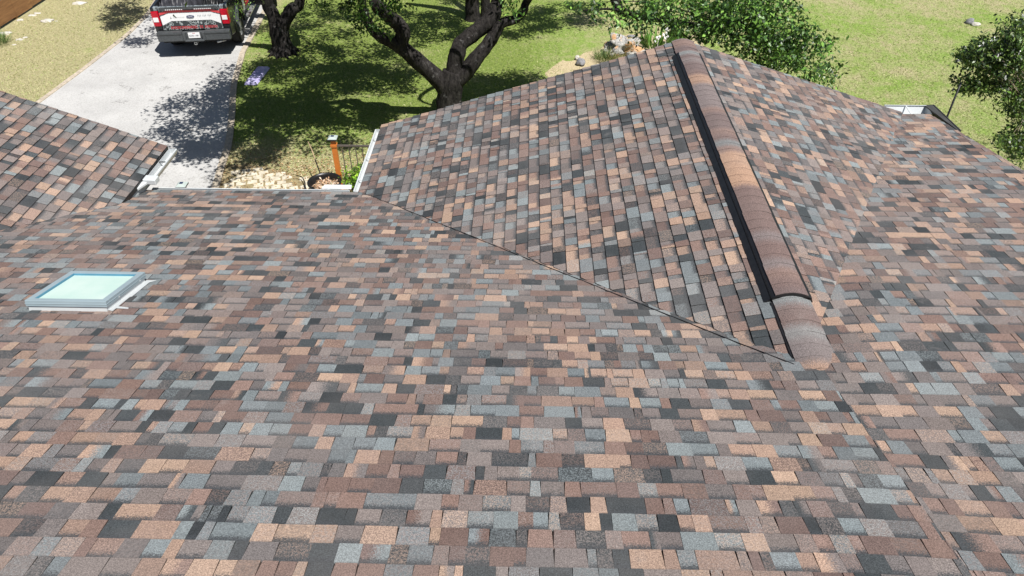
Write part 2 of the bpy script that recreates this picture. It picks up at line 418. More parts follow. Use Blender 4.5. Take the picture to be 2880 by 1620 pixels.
# rake and eave fascias, soffits, walls
b = MB()
def rake(pts, y, dep=.16, th=.02):
    for (x0, z0), (x1, z1) in zip(pts[:-1], pts[1:]):
        b.prism([(x0, y, z0-.014), (x1, y, z1-.014), (x1, y, z1-.014-dep), (x0, y, z0-.014-dep)], (0, -th, 0))
rake([(-2.42, gl_z(-2.42, 0)), (XR, ZR), (6.0, gr_z(6.0, 0))], GF-.02)
rake([(XWR, w_z(XWR, 0)), (XW+.02, ZW-.01)], YWF-.02); rake([(-13.68, w2_z(-13.68, 0)), (XWR, w_z(XWR, 0))], YWF-.02)
b.prism([(-5.5, YE-.004, ZE-.014), (-2.4, YE-.004, ZE-.014), (-2.4, YE-.004, ZE-.17), (-5.5, YE-.004, ZE-.17)], (0, -.02, 0))
b.prism([(-2.415, YE, ZE-.016), (-2.415, GF-.03, ZE-.016), (-2.415, GF-.03, ZE-.17), (-2.415, YE, ZE-.17)], (.02, 0, 0))
b.prism([(5.9, 11.05, 2.76), (6.48, 11.05, 2.76), (6.48, 11.05, 2.6), (5.9, 11.05, 2.6)], (0, -.02, 0))
b.prism([(XW+.012, 8.4, ZW-.06), (XW+.012, YWF-.03, ZW-.06), (XW+.012, YWF-.03, ZW-.2), (XW+.012, 8.4, ZW-.2)], (-.02, 0, 0))
for y0, y1 in ((-8.2, -1.2), (-1.2, 3.75), (3.75, 11.05)):
    b.prism([(6.46, y0, main_z(6, y0)-.016), (6.46, y1, main_z(6, y1)-.016), (6.46, y1, main_z(6, y1)-.18), (6.46, y0, main_z(6, y0)-.18)], (-.02, 0, 0))
b.build('fascia', M['white'], house)
b = MB(); b.prism([(6.50, 11.36, 2.80), (6.64, 11.36, 2.80), (6.59, 10.7, 2.87), (6.52, 10.2, 2.93), (6.49, 10.2, 2.93)], (0, 0, -.02))
b.prism([(6.64, 11.36, 2.81), (6.655, 11.36, 2.81), (6.53, 10.2, 2.94), (6.515, 10.2, 2.94)], (0, 0, -.17))
b.prism([(6.5, 11.36, 2.79), (6.655, 11.36, 2.81), (6.655, 11.36, 2.64), (6.5, 11.36, 2.64)], (0, -.012, 0))
o = b.build('rake_board', M['fascia'], house); o['label'] = 'dark weathered rake board at the far right corner of the roof'
b = MB()
def block(x0, x1, y0, y1, zt): b.box((x0, y0, 0), (x1, y1, zt))
block(-5.89, 6.1, -7.7, 8.4, 2.2)
block(-13.2, -5.9, -7.7, 9.5, 2.45)
block(-2.0, 6.11, 8.61, 10.75, 2.3)
b.prism([(-2.0, 10.74, 2.3), (6.1, 10.74, 2.3), (6.1, 10.74, 2.62), (XR, 10.74, ZR-.12), (-2.0, 10.74, 2.45)], (0, -.12, 0))
b.prism([(-13.2, 9.49, 2.45), (-5.9, 9.49, 2.45), (-5.9, 9.49, 2.7), (XWR, 9.49, 4.1), (-13.2, 9.49, 2.75)], (0, -.12, 0))
b.prism([(6.09, -7.7, 2.3), (6.09, 8.6, 2.3), (6.09, 8.6, 3.0), (6.09, 3.75, 3.85), (6.09, -1.2, 4.9), (6.09, -7.7, 3.3)], (-.12, 0, 0))
b.build('wall', M['wall'], house)
b = MB(); b.box((-5.5, 8.6, 2.28), (-2.0, YE-.03, 2.29)); b.box((-2.38, 8.7, 2.27), (-2.0, GF-.06, 2.28)); b.box((-2.0, 10.75, 2.27), (6.0, GF-.06, 2.28))
b.box((-5.9, 8.4, 2.46), (-5.5, YWF-.06, 2.47)); b.build('soffit', M['white'], house)

# ---------------------------------------------------------------- skylight
sk = empty('skylight', (0, 0, 0)); sk.parent = house
sx0, sx1, sy0, sy1 = -4.55, -3.825, 4.99, 5.68
al = math.atan(SA); ca = math.cos(al)
org = Vector((sx0, sy0, main_z(sx0, sy0)+.004)); rot = Matrix.Rotation(-al, 4, 'X')
sk.matrix_basis = Matrix.Translation(org)@rot
Wd, Ln = sx1-sx0, (sy1-sy0)/ca
def frame(b, x0, x1, y0, y1, z0, z1, t):
    b.box((x0, y0, z0), (x1, y0+t, z1)); b.box((x0, y1-t, z0), (x1, y1, z1))
    b.box((x0, y0+t, z0), (x0+t, y1-t, z1)); b.box((x1-t, y0+t, z0), (x1, y1-t, z1)); return b
frame(MB(), 0, Wd, 0, Ln, -.01, .075, .03).build('curb', M['white'], sk)
sf = frame(MB(), -.012, Wd+.012, -.012, Ln+.012, .052, .112, .055); frame(sf, -.016, Wd+.016, -.016, Ln+.016, .078, .084, .02)
sf.build('frame', M['greymetal'], sk, bevel=.012)
frame(MB(), .042, Wd-.042, .042, Ln-.042, .085, .106, .009).build('gasket', M['skygasket'], sk)
MB().box((.03, .03, .075), (Wd-.03, Ln-.03, .088)).build('glass_pane', M['glass'], sk)
b = MB(); b.prism([(Wd, .02, .012), (Wd+.05, .0, .012), (Wd+.045, .33, .012), (Wd+.06, .34, .012), (Wd+.055, Ln-.02, .012), (Wd+.10, Ln+.03, .012), (Wd+.0, Ln+.03, .012)], (0, 0, .003))
b.build('flashing', M['white'], sk); b = MB()
b.prism([(Wd+.03, .06, .014), (Wd+.17, .05, .014), (Wd+.16, .075, .014), (Wd+.05, .10, .014)], (0, 0, .003))
b.build('flashing', M['white'], sk); b = MB()
b.prism([(-.05, .08, .012), (0, .06, .012), (0, .11, .012), (-.03, .13, .012)], (0, 0, .003))
b.build('flashing', M['white'], sk)
for yy in (.2, .6): MB().box((Wd+.014, yy, .062), (Wd+.019, yy+.014, .074)).build('screw', M['white'], sk)

# ================================================================= GROUND
def lawn_mat():
    t = NT('lawn'); o = t.obj()
    st = t.scale(o, (1.6, 1., 1.)); big = t.noise(.5, 6, .68); mid = t.noise(2.6, 6, .75, st); fin = t.noise(26, 4, .7, t.scale(o, (.55, 1, 1))); vf = t.noise(80, 3, .7)
    sep = t.n('SeparateXYZ'); t.t.links.new(o, sep.inputs[0])
    dry = t.math('MULTIPLY_ADD', sep.outputs[0], -.085, -.62)           # drier to the left of the drive
    dry = t.math('ADD', dry, 0., clamp=True)
    near = t.math('MULTIPLY_ADD', sep.outputs[1], -.33, 5.1, clamp=True)  # bare and leaf strewn near the house
    leftside = t.math('MULTIPLY_ADD', sep.outputs[0], -.8, -1.6, clamp=True)
    near = t.math('MULTIPLY', near, leftside)
    d = t.math('ADD', t.math('MULTIPLY', big, 1.05), t.math('MULTIPLY', mid, .75))
    d = t.math('ADD', d, t.math('MULTIPLY', dry, .5)); d = t.math('ADD', d, t.math('MULTIPLY', near, .42))
    lu_shade = t.math('MULTIPLY', t.math('MULTIPLY_ADD', t.math('ABSOLUTE', t.math('ADD', sep.outputs[0], 3.5)), -.5, 2.6, clamp=True), t.math('MULTIPLY_ADD', sep.outputs[1], .5, -7.2, clamp=True))  # greener grass under the trees, with their shade darkened into the colour
    d = t.math('SUBTRACT', d, t.math('MULTIPLY', lu_shade, .20))
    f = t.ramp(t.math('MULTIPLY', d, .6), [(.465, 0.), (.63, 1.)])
    green = t.mix(t.ramp(fin, [(.3, 0.), (.7, 1.)]), t.mix(lu_shade, (.14, .23, .035), (.075, .15, .02)), t.mix(lu_shade, (.38, .51, .13), (.36, .42, .115)))
    straw = t.mix(t.ramp(fin, [(.3, 0.), (.7, 1.)]), (.28, .25, .12), (.60, .55, .32))
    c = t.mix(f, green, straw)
    c = t.mix(t.ramp(vf, [(.35, .75), (.5, 0.)]), c, t.mix(.5, c, (.05, .06, .02)))
    t.base(c); t.p(Roughness=.95); t.b.inputs['Specular IOR Level'].default_value = .1
    t.bump(t.math('ADD', fin, vf), .8, .04)
    return t.m
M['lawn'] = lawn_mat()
def concrete():
    t = NT('pale_aggregate_concrete'); a = t.noise(28, 5, .85); b_ = t.noise(.9, 5, .65); c_ = t.noise(9, 5, .7)
    c = t.mix(t.ramp(b_, [(.3, 0.), (.7, 1.)]), (.40, .395, .385), (.50, .495, .48))
    c = t.mix(t.ramp(a, [(.34, .7), (.5, 0.)]), c, (.22, .21, .195))
    c = t.mix(t.ramp(a, [(.6, 0.), (.75, .5)]), c, (.72, .71, .69))
    cr = t.noise(1.3, 8, .8)
    c = t.mix(t.ramp(cr, [(.600, 0.), (.615, .75), (.66, .2)]), c, (.15, .145, .135))
    c = t.mix(t.ramp(c_, [(.66, 0.), (.8, .35)]), c, (.34, .32, .28))
    t.base(c); t.p(Roughness=.9); t.bump(a, .4, .006); return t.m
M['concrete'] = concrete()
M['kerb'] = simple('tan_concrete_edging', (.42, .36, .28), .9, 0, .3, 12, .006)
M['stone'] = simple('cream_limestone', (.54, .49, .385), .9, 0, .3, 7, .006)
def grid(name, x0, x1, y0, y1, nx, ny, zf, mat):
    xs = np.linspace(x0, x1, nx+1); ys = np.linspace(y0, y1, ny+1)
    V = [(x, y, zf(x, y)) for y in ys for x in xs]
    b = MB().add(V, [(j*(nx+1)+i, j*(nx+1)+i+1, (j+1)*(nx+1)+i+1, (j+1)*(nx+1)+i) for j in range(ny) for i in range(nx)])
    return b.build(name, mat, None, True)
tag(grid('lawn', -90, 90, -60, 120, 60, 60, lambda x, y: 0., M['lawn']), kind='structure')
dl = [(-12.2, 9), (-12.24, 16.8), (-12.07, 19.2), (-11.97, 21.7), (-12.1, 23.5), (-12.6, 26), (-14, 40)]
dr = [(-6.0, 9), (-6.54, 13.03), (-6.73, 13.95), (-6.85, 14.8), (-7.25, 16.3), (-7.78, 18.1), (-8.22, 20.3), (-8.35, 21.6), (-8.6, 24), (-9.2, 27), (-10.5, 40)]
def resample(P, n):
    P = [Vector(p) for p in P]; L = [0]
    for a, b_ in zip(P[:-1], P[1:]): L.append(L[-1]+(b_-a).length)
    out = []
    for i in range(n+1):
        s = L[-1]*i/n; k = 0
        while k < len(P)-2 and L[k+1] < s: k += 1
        out.append(P[k].lerp(P[k+1], (s-L[k])/(L[k+1]-L[k])))
    return out
A, B = resample(dl, 60), resample(dr, 60)
b = MB()
b.add([(p.x, p.y, .012) for p in A]+[(p.x, p.y, .012) for p in B], [(i, 61+i, 61+i+1, i+1) for i in range(60)])
tag(b.build('driveway', M['concrete']), kind='structure')
def kerb(P, sd, wd, z):
    b = MB(); n = len(P)
    for i, p in enumerate(P):
        d = (P[min(i+1, n-1)]-P[max(i-1, 0)]).normalized(); s = Vector((d.y, -d.x))*sd; j = .012*mn.noise(Vector((p.x*3, p.y*3, 0)))
        q = p+s*(wd+j)
        b.v += [(p.x, p.y, .0), (p.x, p.y, z), (q.x, q.y, z), (q.x, q.y, .0)]
    for i in range(n-1):
        for j in range(3): b.f.append([4*i+j, 4*i+j+1, 4*i+j+5, 4*i+j+4]); b.mi.append(0)
    return tag(b.build('kerb', M['kerb']), kind='structure')
kerb(A, -1, .13, .03); kerb(B, 1, .15, .045)
# stone path: dull gravel bed with set stones
bed = NT('leafy_soil'); nz = bed.noise(30, 4, .75); nz2 = bed.noise(3, 4)
cc = bed.mix(bed.ramp(nz, [(.35, 0.), (.65, 1.)]), (.16, .12, .06), (.36, .28, .16)); bed.base(bed.mix(bed.ramp(nz2, [(.4, 0.), (.7, .6)]), cc, (.30, .27, .13))); bed.p(Roughness=.95); bed.bump(nz, .7, .02)
b = MB()
poly = [(-6.42, 9.0), (-6.40, 12.6), (-6.58, 14.0), (-6.1, 14.05), (-5.2, 13.75), (-4.6, 13.35), (-3.9, 13.0), (-3.6, 12.4), (-3.5, 9.0)]
b.add([(x, y, .006) for x, y in poly], [list(range(len(poly)))])
ang = R(17); k0 = 0
for i in range(-26, 27):
    for j in range(-26, 27):
        px = -5.2+(i*.235+(j % 2)*.115)*math.cos(ang)-(j*.168)*math.sin(ang); py = 12.6+(i*.235+(j % 2)*.115)*math.sin(ang)+(j*.168)*math.cos(ang)
        edge = 13.88-.43*max(0, px+5.75)+.12*mn.noise(Vector((px*2, py*2, 3)))
        if not (-6.30 < px < -3.8 and 10.2 < py < edge) or rnd.random() < .07: continue
        a = ang+rnd.uniform(-.12, .12); hw, hl = rnd.uniform(.096, .108), rnd.uniform(.066, .076); z = rnd.uniform(.012, .02)
        cs = []
        for sx, sy in ((-1, -1), (1, -1), (1, 1), (-1, 1)):
            ax, ay = sx*hw+rnd.uniform(-.012, .012), sy*hl+rnd.uniform(-.01, .01)
            cs.append((px+ax*math.cos(a)-ay*math.sin(a), py+ax*math.sin(a)+ay*math.cos(a), .004))
        tops = [((x-px)*.9+px, (y-py)*.9+py, z) for x, y, _ in cs]
        b.add(cs+tops, [(0, 1, 5, 4), (1, 2, 6, 5), (2, 3, 7, 6), (3, 0, 4, 7), (4, 5, 6, 7)], 1)
tag(b.build('stone_path', [bed.m, M['stone']]), kind='structure')

# ---------------------------------------------------------------- numpy card meshes (leaves, blades)
def cards(name, pos, dirs, nrm, ln, wd, colr, mat, parent=None, tri=False):
    n = len(pos); side = np.cross(dirs, nrm); side /= np.linalg.norm(side, axis=1, keepdims=True)+1e-9
    ln = np.asarray(ln).reshape(-1, 1); wd = np.asarray(wd).reshape(-1, 1)
    if tri:
        V = np.stack([pos-side*wd/2, pos+side*wd/2, pos+dirs*ln], 1); k = 3
    else:
        mid = pos+dirs*ln*.5+nrm*ln*.08
        V = np.stack([pos, mid+side*wd/2, pos+dirs*ln, mid-side*wd/2], 1); k = 4
    me = bpy.data.meshes.new(name); me.vertices.add(n*k); me.vertices.foreach_set('co', V.astype('f').ravel())
    me.loops.add(n*k); me.loops.foreach_set('vertex_index', np.arange(n*k, dtype='i'))
    me.polygons.add(n); me.polygons.foreach_set('loop_start', np.arange(n, dtype='i')*k)
    me.materials.append(mat); me.update(calc_edges=True)
    at = me.attributes.new('col', 'FLOAT_COLOR', 'FACE'); at.data.foreach_set('color', np.concatenate([colr, np.ones((n, 1))], 1).astype('f').ravel())
    me.validate(); o = bpy.data.objects.new(name, me); link(o, parent); return o
def leafmat(name, rough=.35, trans=.25):
    t = NT(name); a = t.attr('col'); t.base(a); t.p(Roughness=rough)
    t.b.inputs['Specular IOR Level'].default_value = .5
    tr = t.n('BsdfTranslucent'); t.t.links.new(t.mix(.5, a, (.25, .45, .03)), tr.inputs[0])
    mx = t.n('MixShader'); mx.inputs[0].default_value = trans
    out = t.t.nodes['Material Output']; t.t.links.new(t.b.outputs[0], mx.inputs[1]); t.t.links.new(tr.outputs[0], mx.inputs[2]); t.t.links.new(mx.outputs[0], out.inputs[0])
    return t.m
M['leaf'] = leafmat('oak_leaf', .42, .08); M['blade'] = leafmat('grass_blade', .7, .15); M['litter'] = leafmat('dry_leaf', .8, .1)
def unit(a): return a/(np.linalg.norm(a, axis=1, keepdims=True)+1e-9)

# grass blades over the part of the lawn the picture shows
def pixground(px, py):
    d = np.array(FW)[None]+np.outer((px-1440)/F, np.array(RT))-np.outer((py-810)/F, np.array(UP))
    return np.array(C)[None]+d*((0-H)/d[:, 2])[:, None]
def interp_edge(P, y): return np.interp(y, [p[1] for p in P], [p[0] for p in P])
N = 230000
px = rng.uniform(-150, 3030, N); py = rng.uniform(-120, 560, N)
G = pixground(px, py)
x, y = G[:, 0], G[:, 1]
ok = ~((x > interp_edge(dl, y)-.14) & (x < interp_edge(dr, y)+.16))
ok &= ~((y < 13.95-.43*np.clip(x+5.75, 0, 9)) & (x > -6.8) & (x < -3.5))
ok &= ~((y < 11.2) & (x > -3)) & ~((y < 10) & (x < -5)) & (x > -16.0) & (y < 40)
ok &= ~((x > 0.9) & (x < 4.6) & (y > 19.4-.0*x) & (y < 21.8) & (rng.random(N) < .75))
G = G[ok]; n = len(G); x, y = G[:, 0], G[:, 1]
patch = np.array([mn.noise(Vector((a*.55, b_*.55, 2.)))+.6*mn.noise(Vector((a*2.1, b_*1.6, 5.))) for a, b_ in zip(x[::4], y[::4])]).repeat(4)[:n]
if len(patch) < n: patch = np.pad(patch, (0, n-len(patch)), mode='edge')
near = np.clip((15.2-y)*.5, 0, 1)*(x < -2)
dry = np.clip(.42+.95*patch+.36*(x < -12)+.55*near+rng.normal(0, .22, n), 0, 1)
g = np.array([.27, .40, .08]); s = np.array([.56, .50, .29])
lush_shade = (np.clip(2.6-.5*np.abs(x+3.5), 0, 1)*np.clip(.5*y-7.2, 0, 1))[:, None]; g = g[None]*(1-lush_shade)+np.array([.20, .28, .06])[None]*lush_shade; dry = np.clip(dry-.22*lush_shade[:, 0], 0, 1)  # blades greener under the trees, tree shade also put into their colour
colr = g*(1-dry[:, None])+s*dry[:, None]; colr = colr*rng.uniform(.6, 1.25, (n, 1))
ang = rng.uniform(0, 2*np.pi, n); el = rng.uniform(.15, .95, n)
dirs = np.stack([np.cos(ang)*np.cos(el), np.sin(ang)*np.cos(el), np.sin(el)], 1)
nrm = unit(np.cross(dirs, rng.normal(size=(n, 3))))
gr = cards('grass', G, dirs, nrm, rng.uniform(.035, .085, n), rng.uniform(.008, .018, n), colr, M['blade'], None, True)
tag(gr, 'short patchy green and straw coloured grass across the lawn', 'grass', kind='stuff')
# fallen leaves
N = 9000; px = rng.uniform(560, 1100, N); py = rng.uniform(380, 545, N); G = pixground(px, py)
N2 = 2500; px = rng.uniform(600, 900, N2); py = rng.uniform(90, 200, N2); G = np.concatenate([G, pixground(px, py)])
x, y = G[:, 0], G[:, 1]; pr = np.clip((14.9-y)*.7, .12, 1); ok = (rng.random(len(G)) < pr*np.where((y < 13.85-.43*np.clip(x+5.75, 0, 9)) & (x < -3.9), .18, .75)) & (x > interp_edge(dr, y)) & ~((y < 12.9) & (x < -6)); G = G[ok]; n = len(G)
G[:, 2] = rng.uniform(.01, .035, n)
ang = rng.uniform(0, 6.28, n); dirs = np.stack([np.cos(ang), np.sin(ang), rng.uniform(-.1, .3, n)], 1); dirs = unit(dirs)
nrm = unit(np.stack([rng.normal(0, .35, n), rng.normal(0, .35, n), np.ones(n)], 1))
base = np.array([[.42, .26, .12], [.55, .38, .2], [.32, .19, .09], [.62, .5, .32]])[rng.integers(0, 4, n)]*rng.uniform(.7, 1.1, (n, 1))
tag(cards('leaf_litter', G, dirs, nrm, rng.uniform(.035, .07, n), rng.uniform(.015, .03, n), base, M['litter']), 'dry brown leaves scattered by the stone path', 'leaves', kind='stuff')

# ================================================================= TREES
def bark():
    t = NT('dark_oak_bark'); o = t.obj(); a = t.noise(14, 6, .75, t.scale(o, (1, 1, .35))); b_ = t.noise(5, 5, .7)
    c = t.mix(t.ramp(a, [(.35, 0.), (.65, 1.)]), (.010, .009, .009), (.050, .045, .042))
    c = t.mix(t.ramp(b_, [(.60, 0.), (.70, .6)]), c, (.20, .195, .19)); t.base(c); t.p(Roughness=.95)
    t.b.inputs['Specular IOR Level'].default_value = .1
    t.bump(a, 1., .05); return t.m
M['bark'] = bark()
M['bark2'] = simple('pale_smooth_bark', (.30, .24, .18), .8, 0, .3, 12, .004)
def leafcloud(name, centers, mat, parent, per=11, rad=.13, size=(.045, .07), pal=None, droop=.25, asp=.5, bright=1.):
    c = np.array(centers); n0 = len(c); c = np.repeat(c, per, 0); n = len(c)
    off = rng.normal(0, rad, (n, 3)); pos = c+off
    d = unit(rng.normal(size=(n, 3))+np.array([0, 0, -droop])); nr = unit(rng.normal(0, .75, (n, 3))+np.array([0, 0, 1.0]))
    nr = unit(nr-d*np.sum(nr*d, 1, keepdims=True))
    pal = np.array(pal if pal is not None else [[.035, .075, .02], [.055, .115, .025], [.09, .17, .035], [.03, .06, .02], [.13, .23, .05]])
    tw = rng.uniform(.75, 1.25, n0).repeat(per)
    colr = pal[rng.integers(0, len(pal), n)]*rng.uniform(.75, 1.25, (n, 1))*tw[:, None]*bright
    ln = rng.uniform(size[0], size[1], n)
    return cards(name, pos, d, nr, ln, ln*asp*rng.uniform(.8, 1.2, n), colr, mat, parent)
def blob(px_, py_, rx, ry, Y0, Y1, n):
    out = []
    while len(out) < n:
        a, r = rnd.uniform(0, 6.283), math.sqrt(rnd.random()); X, Yp = px_+rx*r*math.cos(a), py_+ry*r*math.sin(a)
        p = onY(X, Yp, rnd.uniform(Y0, Y1))
        if n > 8 and rnd.random() < .85 and mn.noise(Vector((p.x*2.3, 3., p.z*2.3))) < -.06: continue
        out.append(tuple(p))
    return out
def shade(px_, py_, rx, ry, n, hmin=3.4, hr=1.6):
    drv = px_ < 645 and py_ > 200
    """leaf clumps of a crown standing where they throw their shade on the given patch of ground"""
    out = []; hd = Vector((SUN.x/SUN.z, SUN.y/SUN.z, 1)); n = int(n*(1.05 if drv else .72))
    tries = 0
    while len(out) < n and tries < n*6:
        tries += 1
        a, r = rnd.uniform(0, 6.283), math.sqrt(rnd.random()); g = onz(px_+rx*r*math.cos(a), py_+ry*r*math.sin(a), 0)
        h = hmin+rnd.random()*hr
        for _ in range(30):
            p = g+hd*h; q = proj(p)
            if q[1] < -85: break
            h += .15
        if not drv and mn.noise(Vector((g.x*2.3, g.y*2.3, 1.8))) < .02: continue
        out.append(tuple(p))
    return out
def twigs(mb, centers, root, k, r=.010):
    root = Vector(root)
    for c in centers[::k]:
        c = Vector(c); m = root.lerp(c, .55)+Vector((rnd.uniform(-.15, .15), rnd.uniform(-.15, .15), rnd.uniform(.0, .25)))
        P, q = smoothpath([root, m, c], [r*1.8, r*1.1, r*.4], 3); mb.tube(P, q, 5)
def limb(mb, spec, n=12, wob=.16, k=5):
    P, q = smoothpath([s[0] for s in spec], [s[1] for s in spec], k); mb.tube(P, q, n, 0, True, wob)
# --- big oak beyond the gable
T1 = empty('oak_tree', (-1.80, 16.4, 0), 0, 'large dark forked oak whose limbs spread just beyond the gable roof', 'tree')
m = MB(); o1 = Vector((-1.80, 16.4, 0))
limb(m, [((-1.80, 16.4, -.05), .46), ((-1.81, 16.4, .15), .36), (onY(1262, 290, 16.4), .29), (onY(1268, 235, 16.4), .30), (onY(1275, 200, 16.45), .24)], 18, .14)
limb(m, [(onY(1262, 255, 16.4), .24), (onY(1236, 225, 16.35), .215), (onY(1185, 180, 16.2), .185), (onY(1133, 137, 16.1), .175), (onY(1098, 116, 16.0), .14), (onY(1062, 98, 15.95), .12), (onY(1034, 62, 15.9), .10), (onY(1020, 20, 15.9), .09), (onY(1000, -60, 15.8), .07), ((-4.6, 15.2, 4.4), .04)])
limb(m, [(onY(1160, 160, 16.15), .15), (onY(1128, 128, 16.1), .17), (onY(1134, 92, 16.1), .165), (onY(1118, 66, 16.1), .16), (onY(1085, 38, 16.0), .15), (onY(1056, 6, 16.0), .15), (onY(1035, -50, 15.9), .13), ((-5.4, 14.6, 4.6), .06)])
limb(m, [(onY(1272, 235, 16.4), .22), (onY(1279, 190, 16.45), .20), (onY(1287, 146, 16.5), .185), (onY(1298, 122, 16.6), .18), (onY(1335, 92, 16.7), .175), (onY(1375, 58, 16.8), .18), (onY(1395, 22, 16.9), .165), (onY(1402, -20, 17.), .15), ((-.5, 16.8, 4.6), .08)])
limb(m, [(onY(1285, 225, 16.4), .20), (onY(1312, 200, 16.45), .19), (onY(1338, 166, 16.5), .175), (onY(1368, 130, 16.6), .155), (onY(1392, 95, 16.7), .14), (onY(1412, 66, 16.75), .115), (onY(1448, 54, 16.8), .10), (onY(1472, 30, 16.85), .10), (onY(1490, -8, 16.9), .085), ((1.0, 15.9, 4.2), .08), (onY(1700, -60, 14.3), .085), (onY(1728, -5, 14.), .09), (onY(1748, 30, 13.9), .085), (onY(1790, 45, 13.8), .07), (onY(1870, 58, 13.7), .045), (onY(1990, 75, 13.6), .035), (onY(2110, 110, 13.5), .022), (onY(2220, 160, 13.4), .012)], 12, .14)
for rp in ([(1990, 75), (2050, 60), (2150, 50), (2230, 60)], [(2050, 95), (2120, 150), (2190, 190)], [(1870, 58), (1900, 80), (1940, 110)], [(1748, 30), (1700, 25), (1640, 30)]):
    limb(m, [(onY(a, b_, 13.6), .022*(1-i/len(rp))+.006) for i, (a, b_) in enumerate(rp)], 6, .1, 4)
limb(m, [((-4.2, 15.4, 3.9), .07), ((-5.6, 14., 5.), .04)], 6)
limb(m, [((-3.4, 15.6, 3.3), .09), ((-3.8, 14.2, 4.8), .05), ((-5.5, 13.2, 5.3), .03)], 6)
limb(m, [((-.6, 16.8, 4.3), .09), ((-.9, 15.4, 5.), .05), ((.3, 14.6, 5.3), .03)], 6)
vis = []
for a in ((1625, 18, 30, 14, 6), (1575, 2, 15, 6, 2), (1690, 26, 40, 20, 18), (1790, 36, 55, 30, 42), (1795, 92, 16, 26, 9), (1745, 62, 25, 18, 8), (1890, 22, 70, 30, 60), (1905, 66, 40, 28, 34), (1985, 55, 75, 50, 95),
          (2085, 85, 85, 70, 150), (2185, 80, 80, 70, 120), (2170, 150, 75, 52, 110), (2260, 130, 52, 62, 80), (2285, 190, 48, 32, 34), (2325, 120, 22, 40, 12), (2345, 200, 18, 14, 5), (1965, 105, 32, 20, 16), (2325, 230, 25, 14, 8), (2230, 12, 45, 14, 14), (2130, 5, 70, 18, 40), (2000, 0, 90, 20, 50)):
    vis += blob(a[0], a[1], a[2], a[3], 12.7, 14.2, int(a[4]*.46))
twigs(m, vis, onY(2090, 80, 13.6), 14, .008)
vis1 = []
for a in ((1010, 22, 45, 22, 22), (1035, 55, 35, 25, 20), (1072, 80, 22, 20, 9), (1095, 22, 30, 22, 12), (1130, 10, 25, 14, 6), (880, 8, 8, 12, 2), (928, 6, 6, 8, 1), (1440, 10, 22, 20, 9), (1450, 32, 9, 10, 3), (1020, 88, 18, 6, 4)):
    vis1 += blob(a[0], a[1], a[2], a[3], 15.0, 15.6, max(1, int(a[4]*.5)))
sh = []
for a in ((570, 345, 115, 90, 62), (610, 290, 50, 60, 22), (640, 240, 28, 70, 12), (560, 420, 90, 30, 17), (480, 345, 70, 45, 8), (620, 500, 20, 30, 3),
          (820, 240, 170, 75, 230), (1010, 185, 130, 60, 130), (720, 360, 120, 60, 90), (880, 330, 190, 36, 90), (1090, 200, 90, 70, 70), (690, 440, 80, 35, 30), (900, 405, 110, 22, 22), (1060, 335, 110, 28, 40), (650, 420, 50, 50, 24),
          (1420, 235, 110, 32, 80), (1500, 262, 140, 30, 70), (1360, 255, 60, 40, 40), (780, 300, 150, 30, 60), (1150, 120, 60, 40, 24)):
    sh += shade(*a)
print('clumps', len(vis), len(sh))
m.build('trunk', M['bark'], T1, True)
cr = leafcloud('crown', vis+vis1, M['leaf'], T1, 24, .085, (.07, .115), [[.03, .07, .015], [.07, .15, .025], [.12, .25, .04], [.025, .05, .015], [.21, .38, .07], [.04, .10, .02]], .3, .46)
cr['label'] = 'glossy green leaf sprays hanging over the lawn'
leafcloud('crown', sh, M['leaf'], T1, 62, .165, (.09, .14))
for o in T1.children: o.matrix_parent_inverse = Matrix.Translation(-Vector(T1.location))
# --- oak right of the truck
T2 = empty('oak_tree', (-6.98, 20.35, 0), 0, 'grey barked forked oak on the lawn beside the truck and driveway', 'tree')
m = MB()
limb(m, [((-6.98, 20.35, -.05), .40), ((-6.98, 20.35, .1), .31), (onY(792, 120, 20.35), .27), (onY(785, 85, 20.35), .26), (onY(780, 58, 20.35), .25)], 16, .16)
limb(m, [(onY(782, 80, 20.35), .22), (onY(770, 45, 20.3), .18), (onY(756, 18, 20.3), .17), (onY(742, -15, 20.2), .16), ((-7.5, 19.6, 3.4), .10), ((-8.2, 18.8, 4.8), .05)])
limb(m, [(onY(788, 85, 20.35), .2), (onY(808, 48, 20.4), .17), (onY(822, 26, 20.4), .17), (onY(845, -5, 20.5), .14), ((-5.8, 20.4, 3.2), .09), ((-5.0, 19.8, 4.6), .04)])
for i in range(9):
    a = i*.7+.3; r0 = .27
    limb(m, [((-6.98+r0*math.cos(a), 20.35+r0*math.sin(a), .12), .06), ((-6.98+.48*math.cos(a), 20.35+.48*math.sin(a), -.02), .03)], 6)
v2 = []
for a in ((668, 12, 18, 16, 9), (664, 44, 7, 11, 4), (676, 30, 8, 8, 3), (700, 6, 18, 8, 4)): v2 += blob(a[0], a[1], a[2]*.7, a[3], 18.4, 18.9, max(2, a[4]//2))
s2 = []
for a in ((360, 50, 70, 42, 60), (400, 100, 40, 26, 16), (880, 110, 130, 40, 60), (760, 170, 90, 30, 20), (950, 30, 120, 26, 60), (700, 85, 50, 28, 22), (900, 160, 90, 30, 26), (840, 60, 80, 30, 26), (560, 20, 60, 20, 3), (340, 20, 60, 24, 16)): s2 += shade(*a)
m.build('trunk', M['bark'], T2, True)
leafcloud('crown', v2, M['leaf'], T2, 12, .07, (.05, .075), [[.10, .20, .03], [.16, .28, .05], [.22, .36, .06]])
leafcloud('crown', s2, M['leaf'], T2, 62, .165, (.09, .14))
for o in T2.children: o.matrix_parent_inverse = Matrix.Translation(-Vector(T2.location))
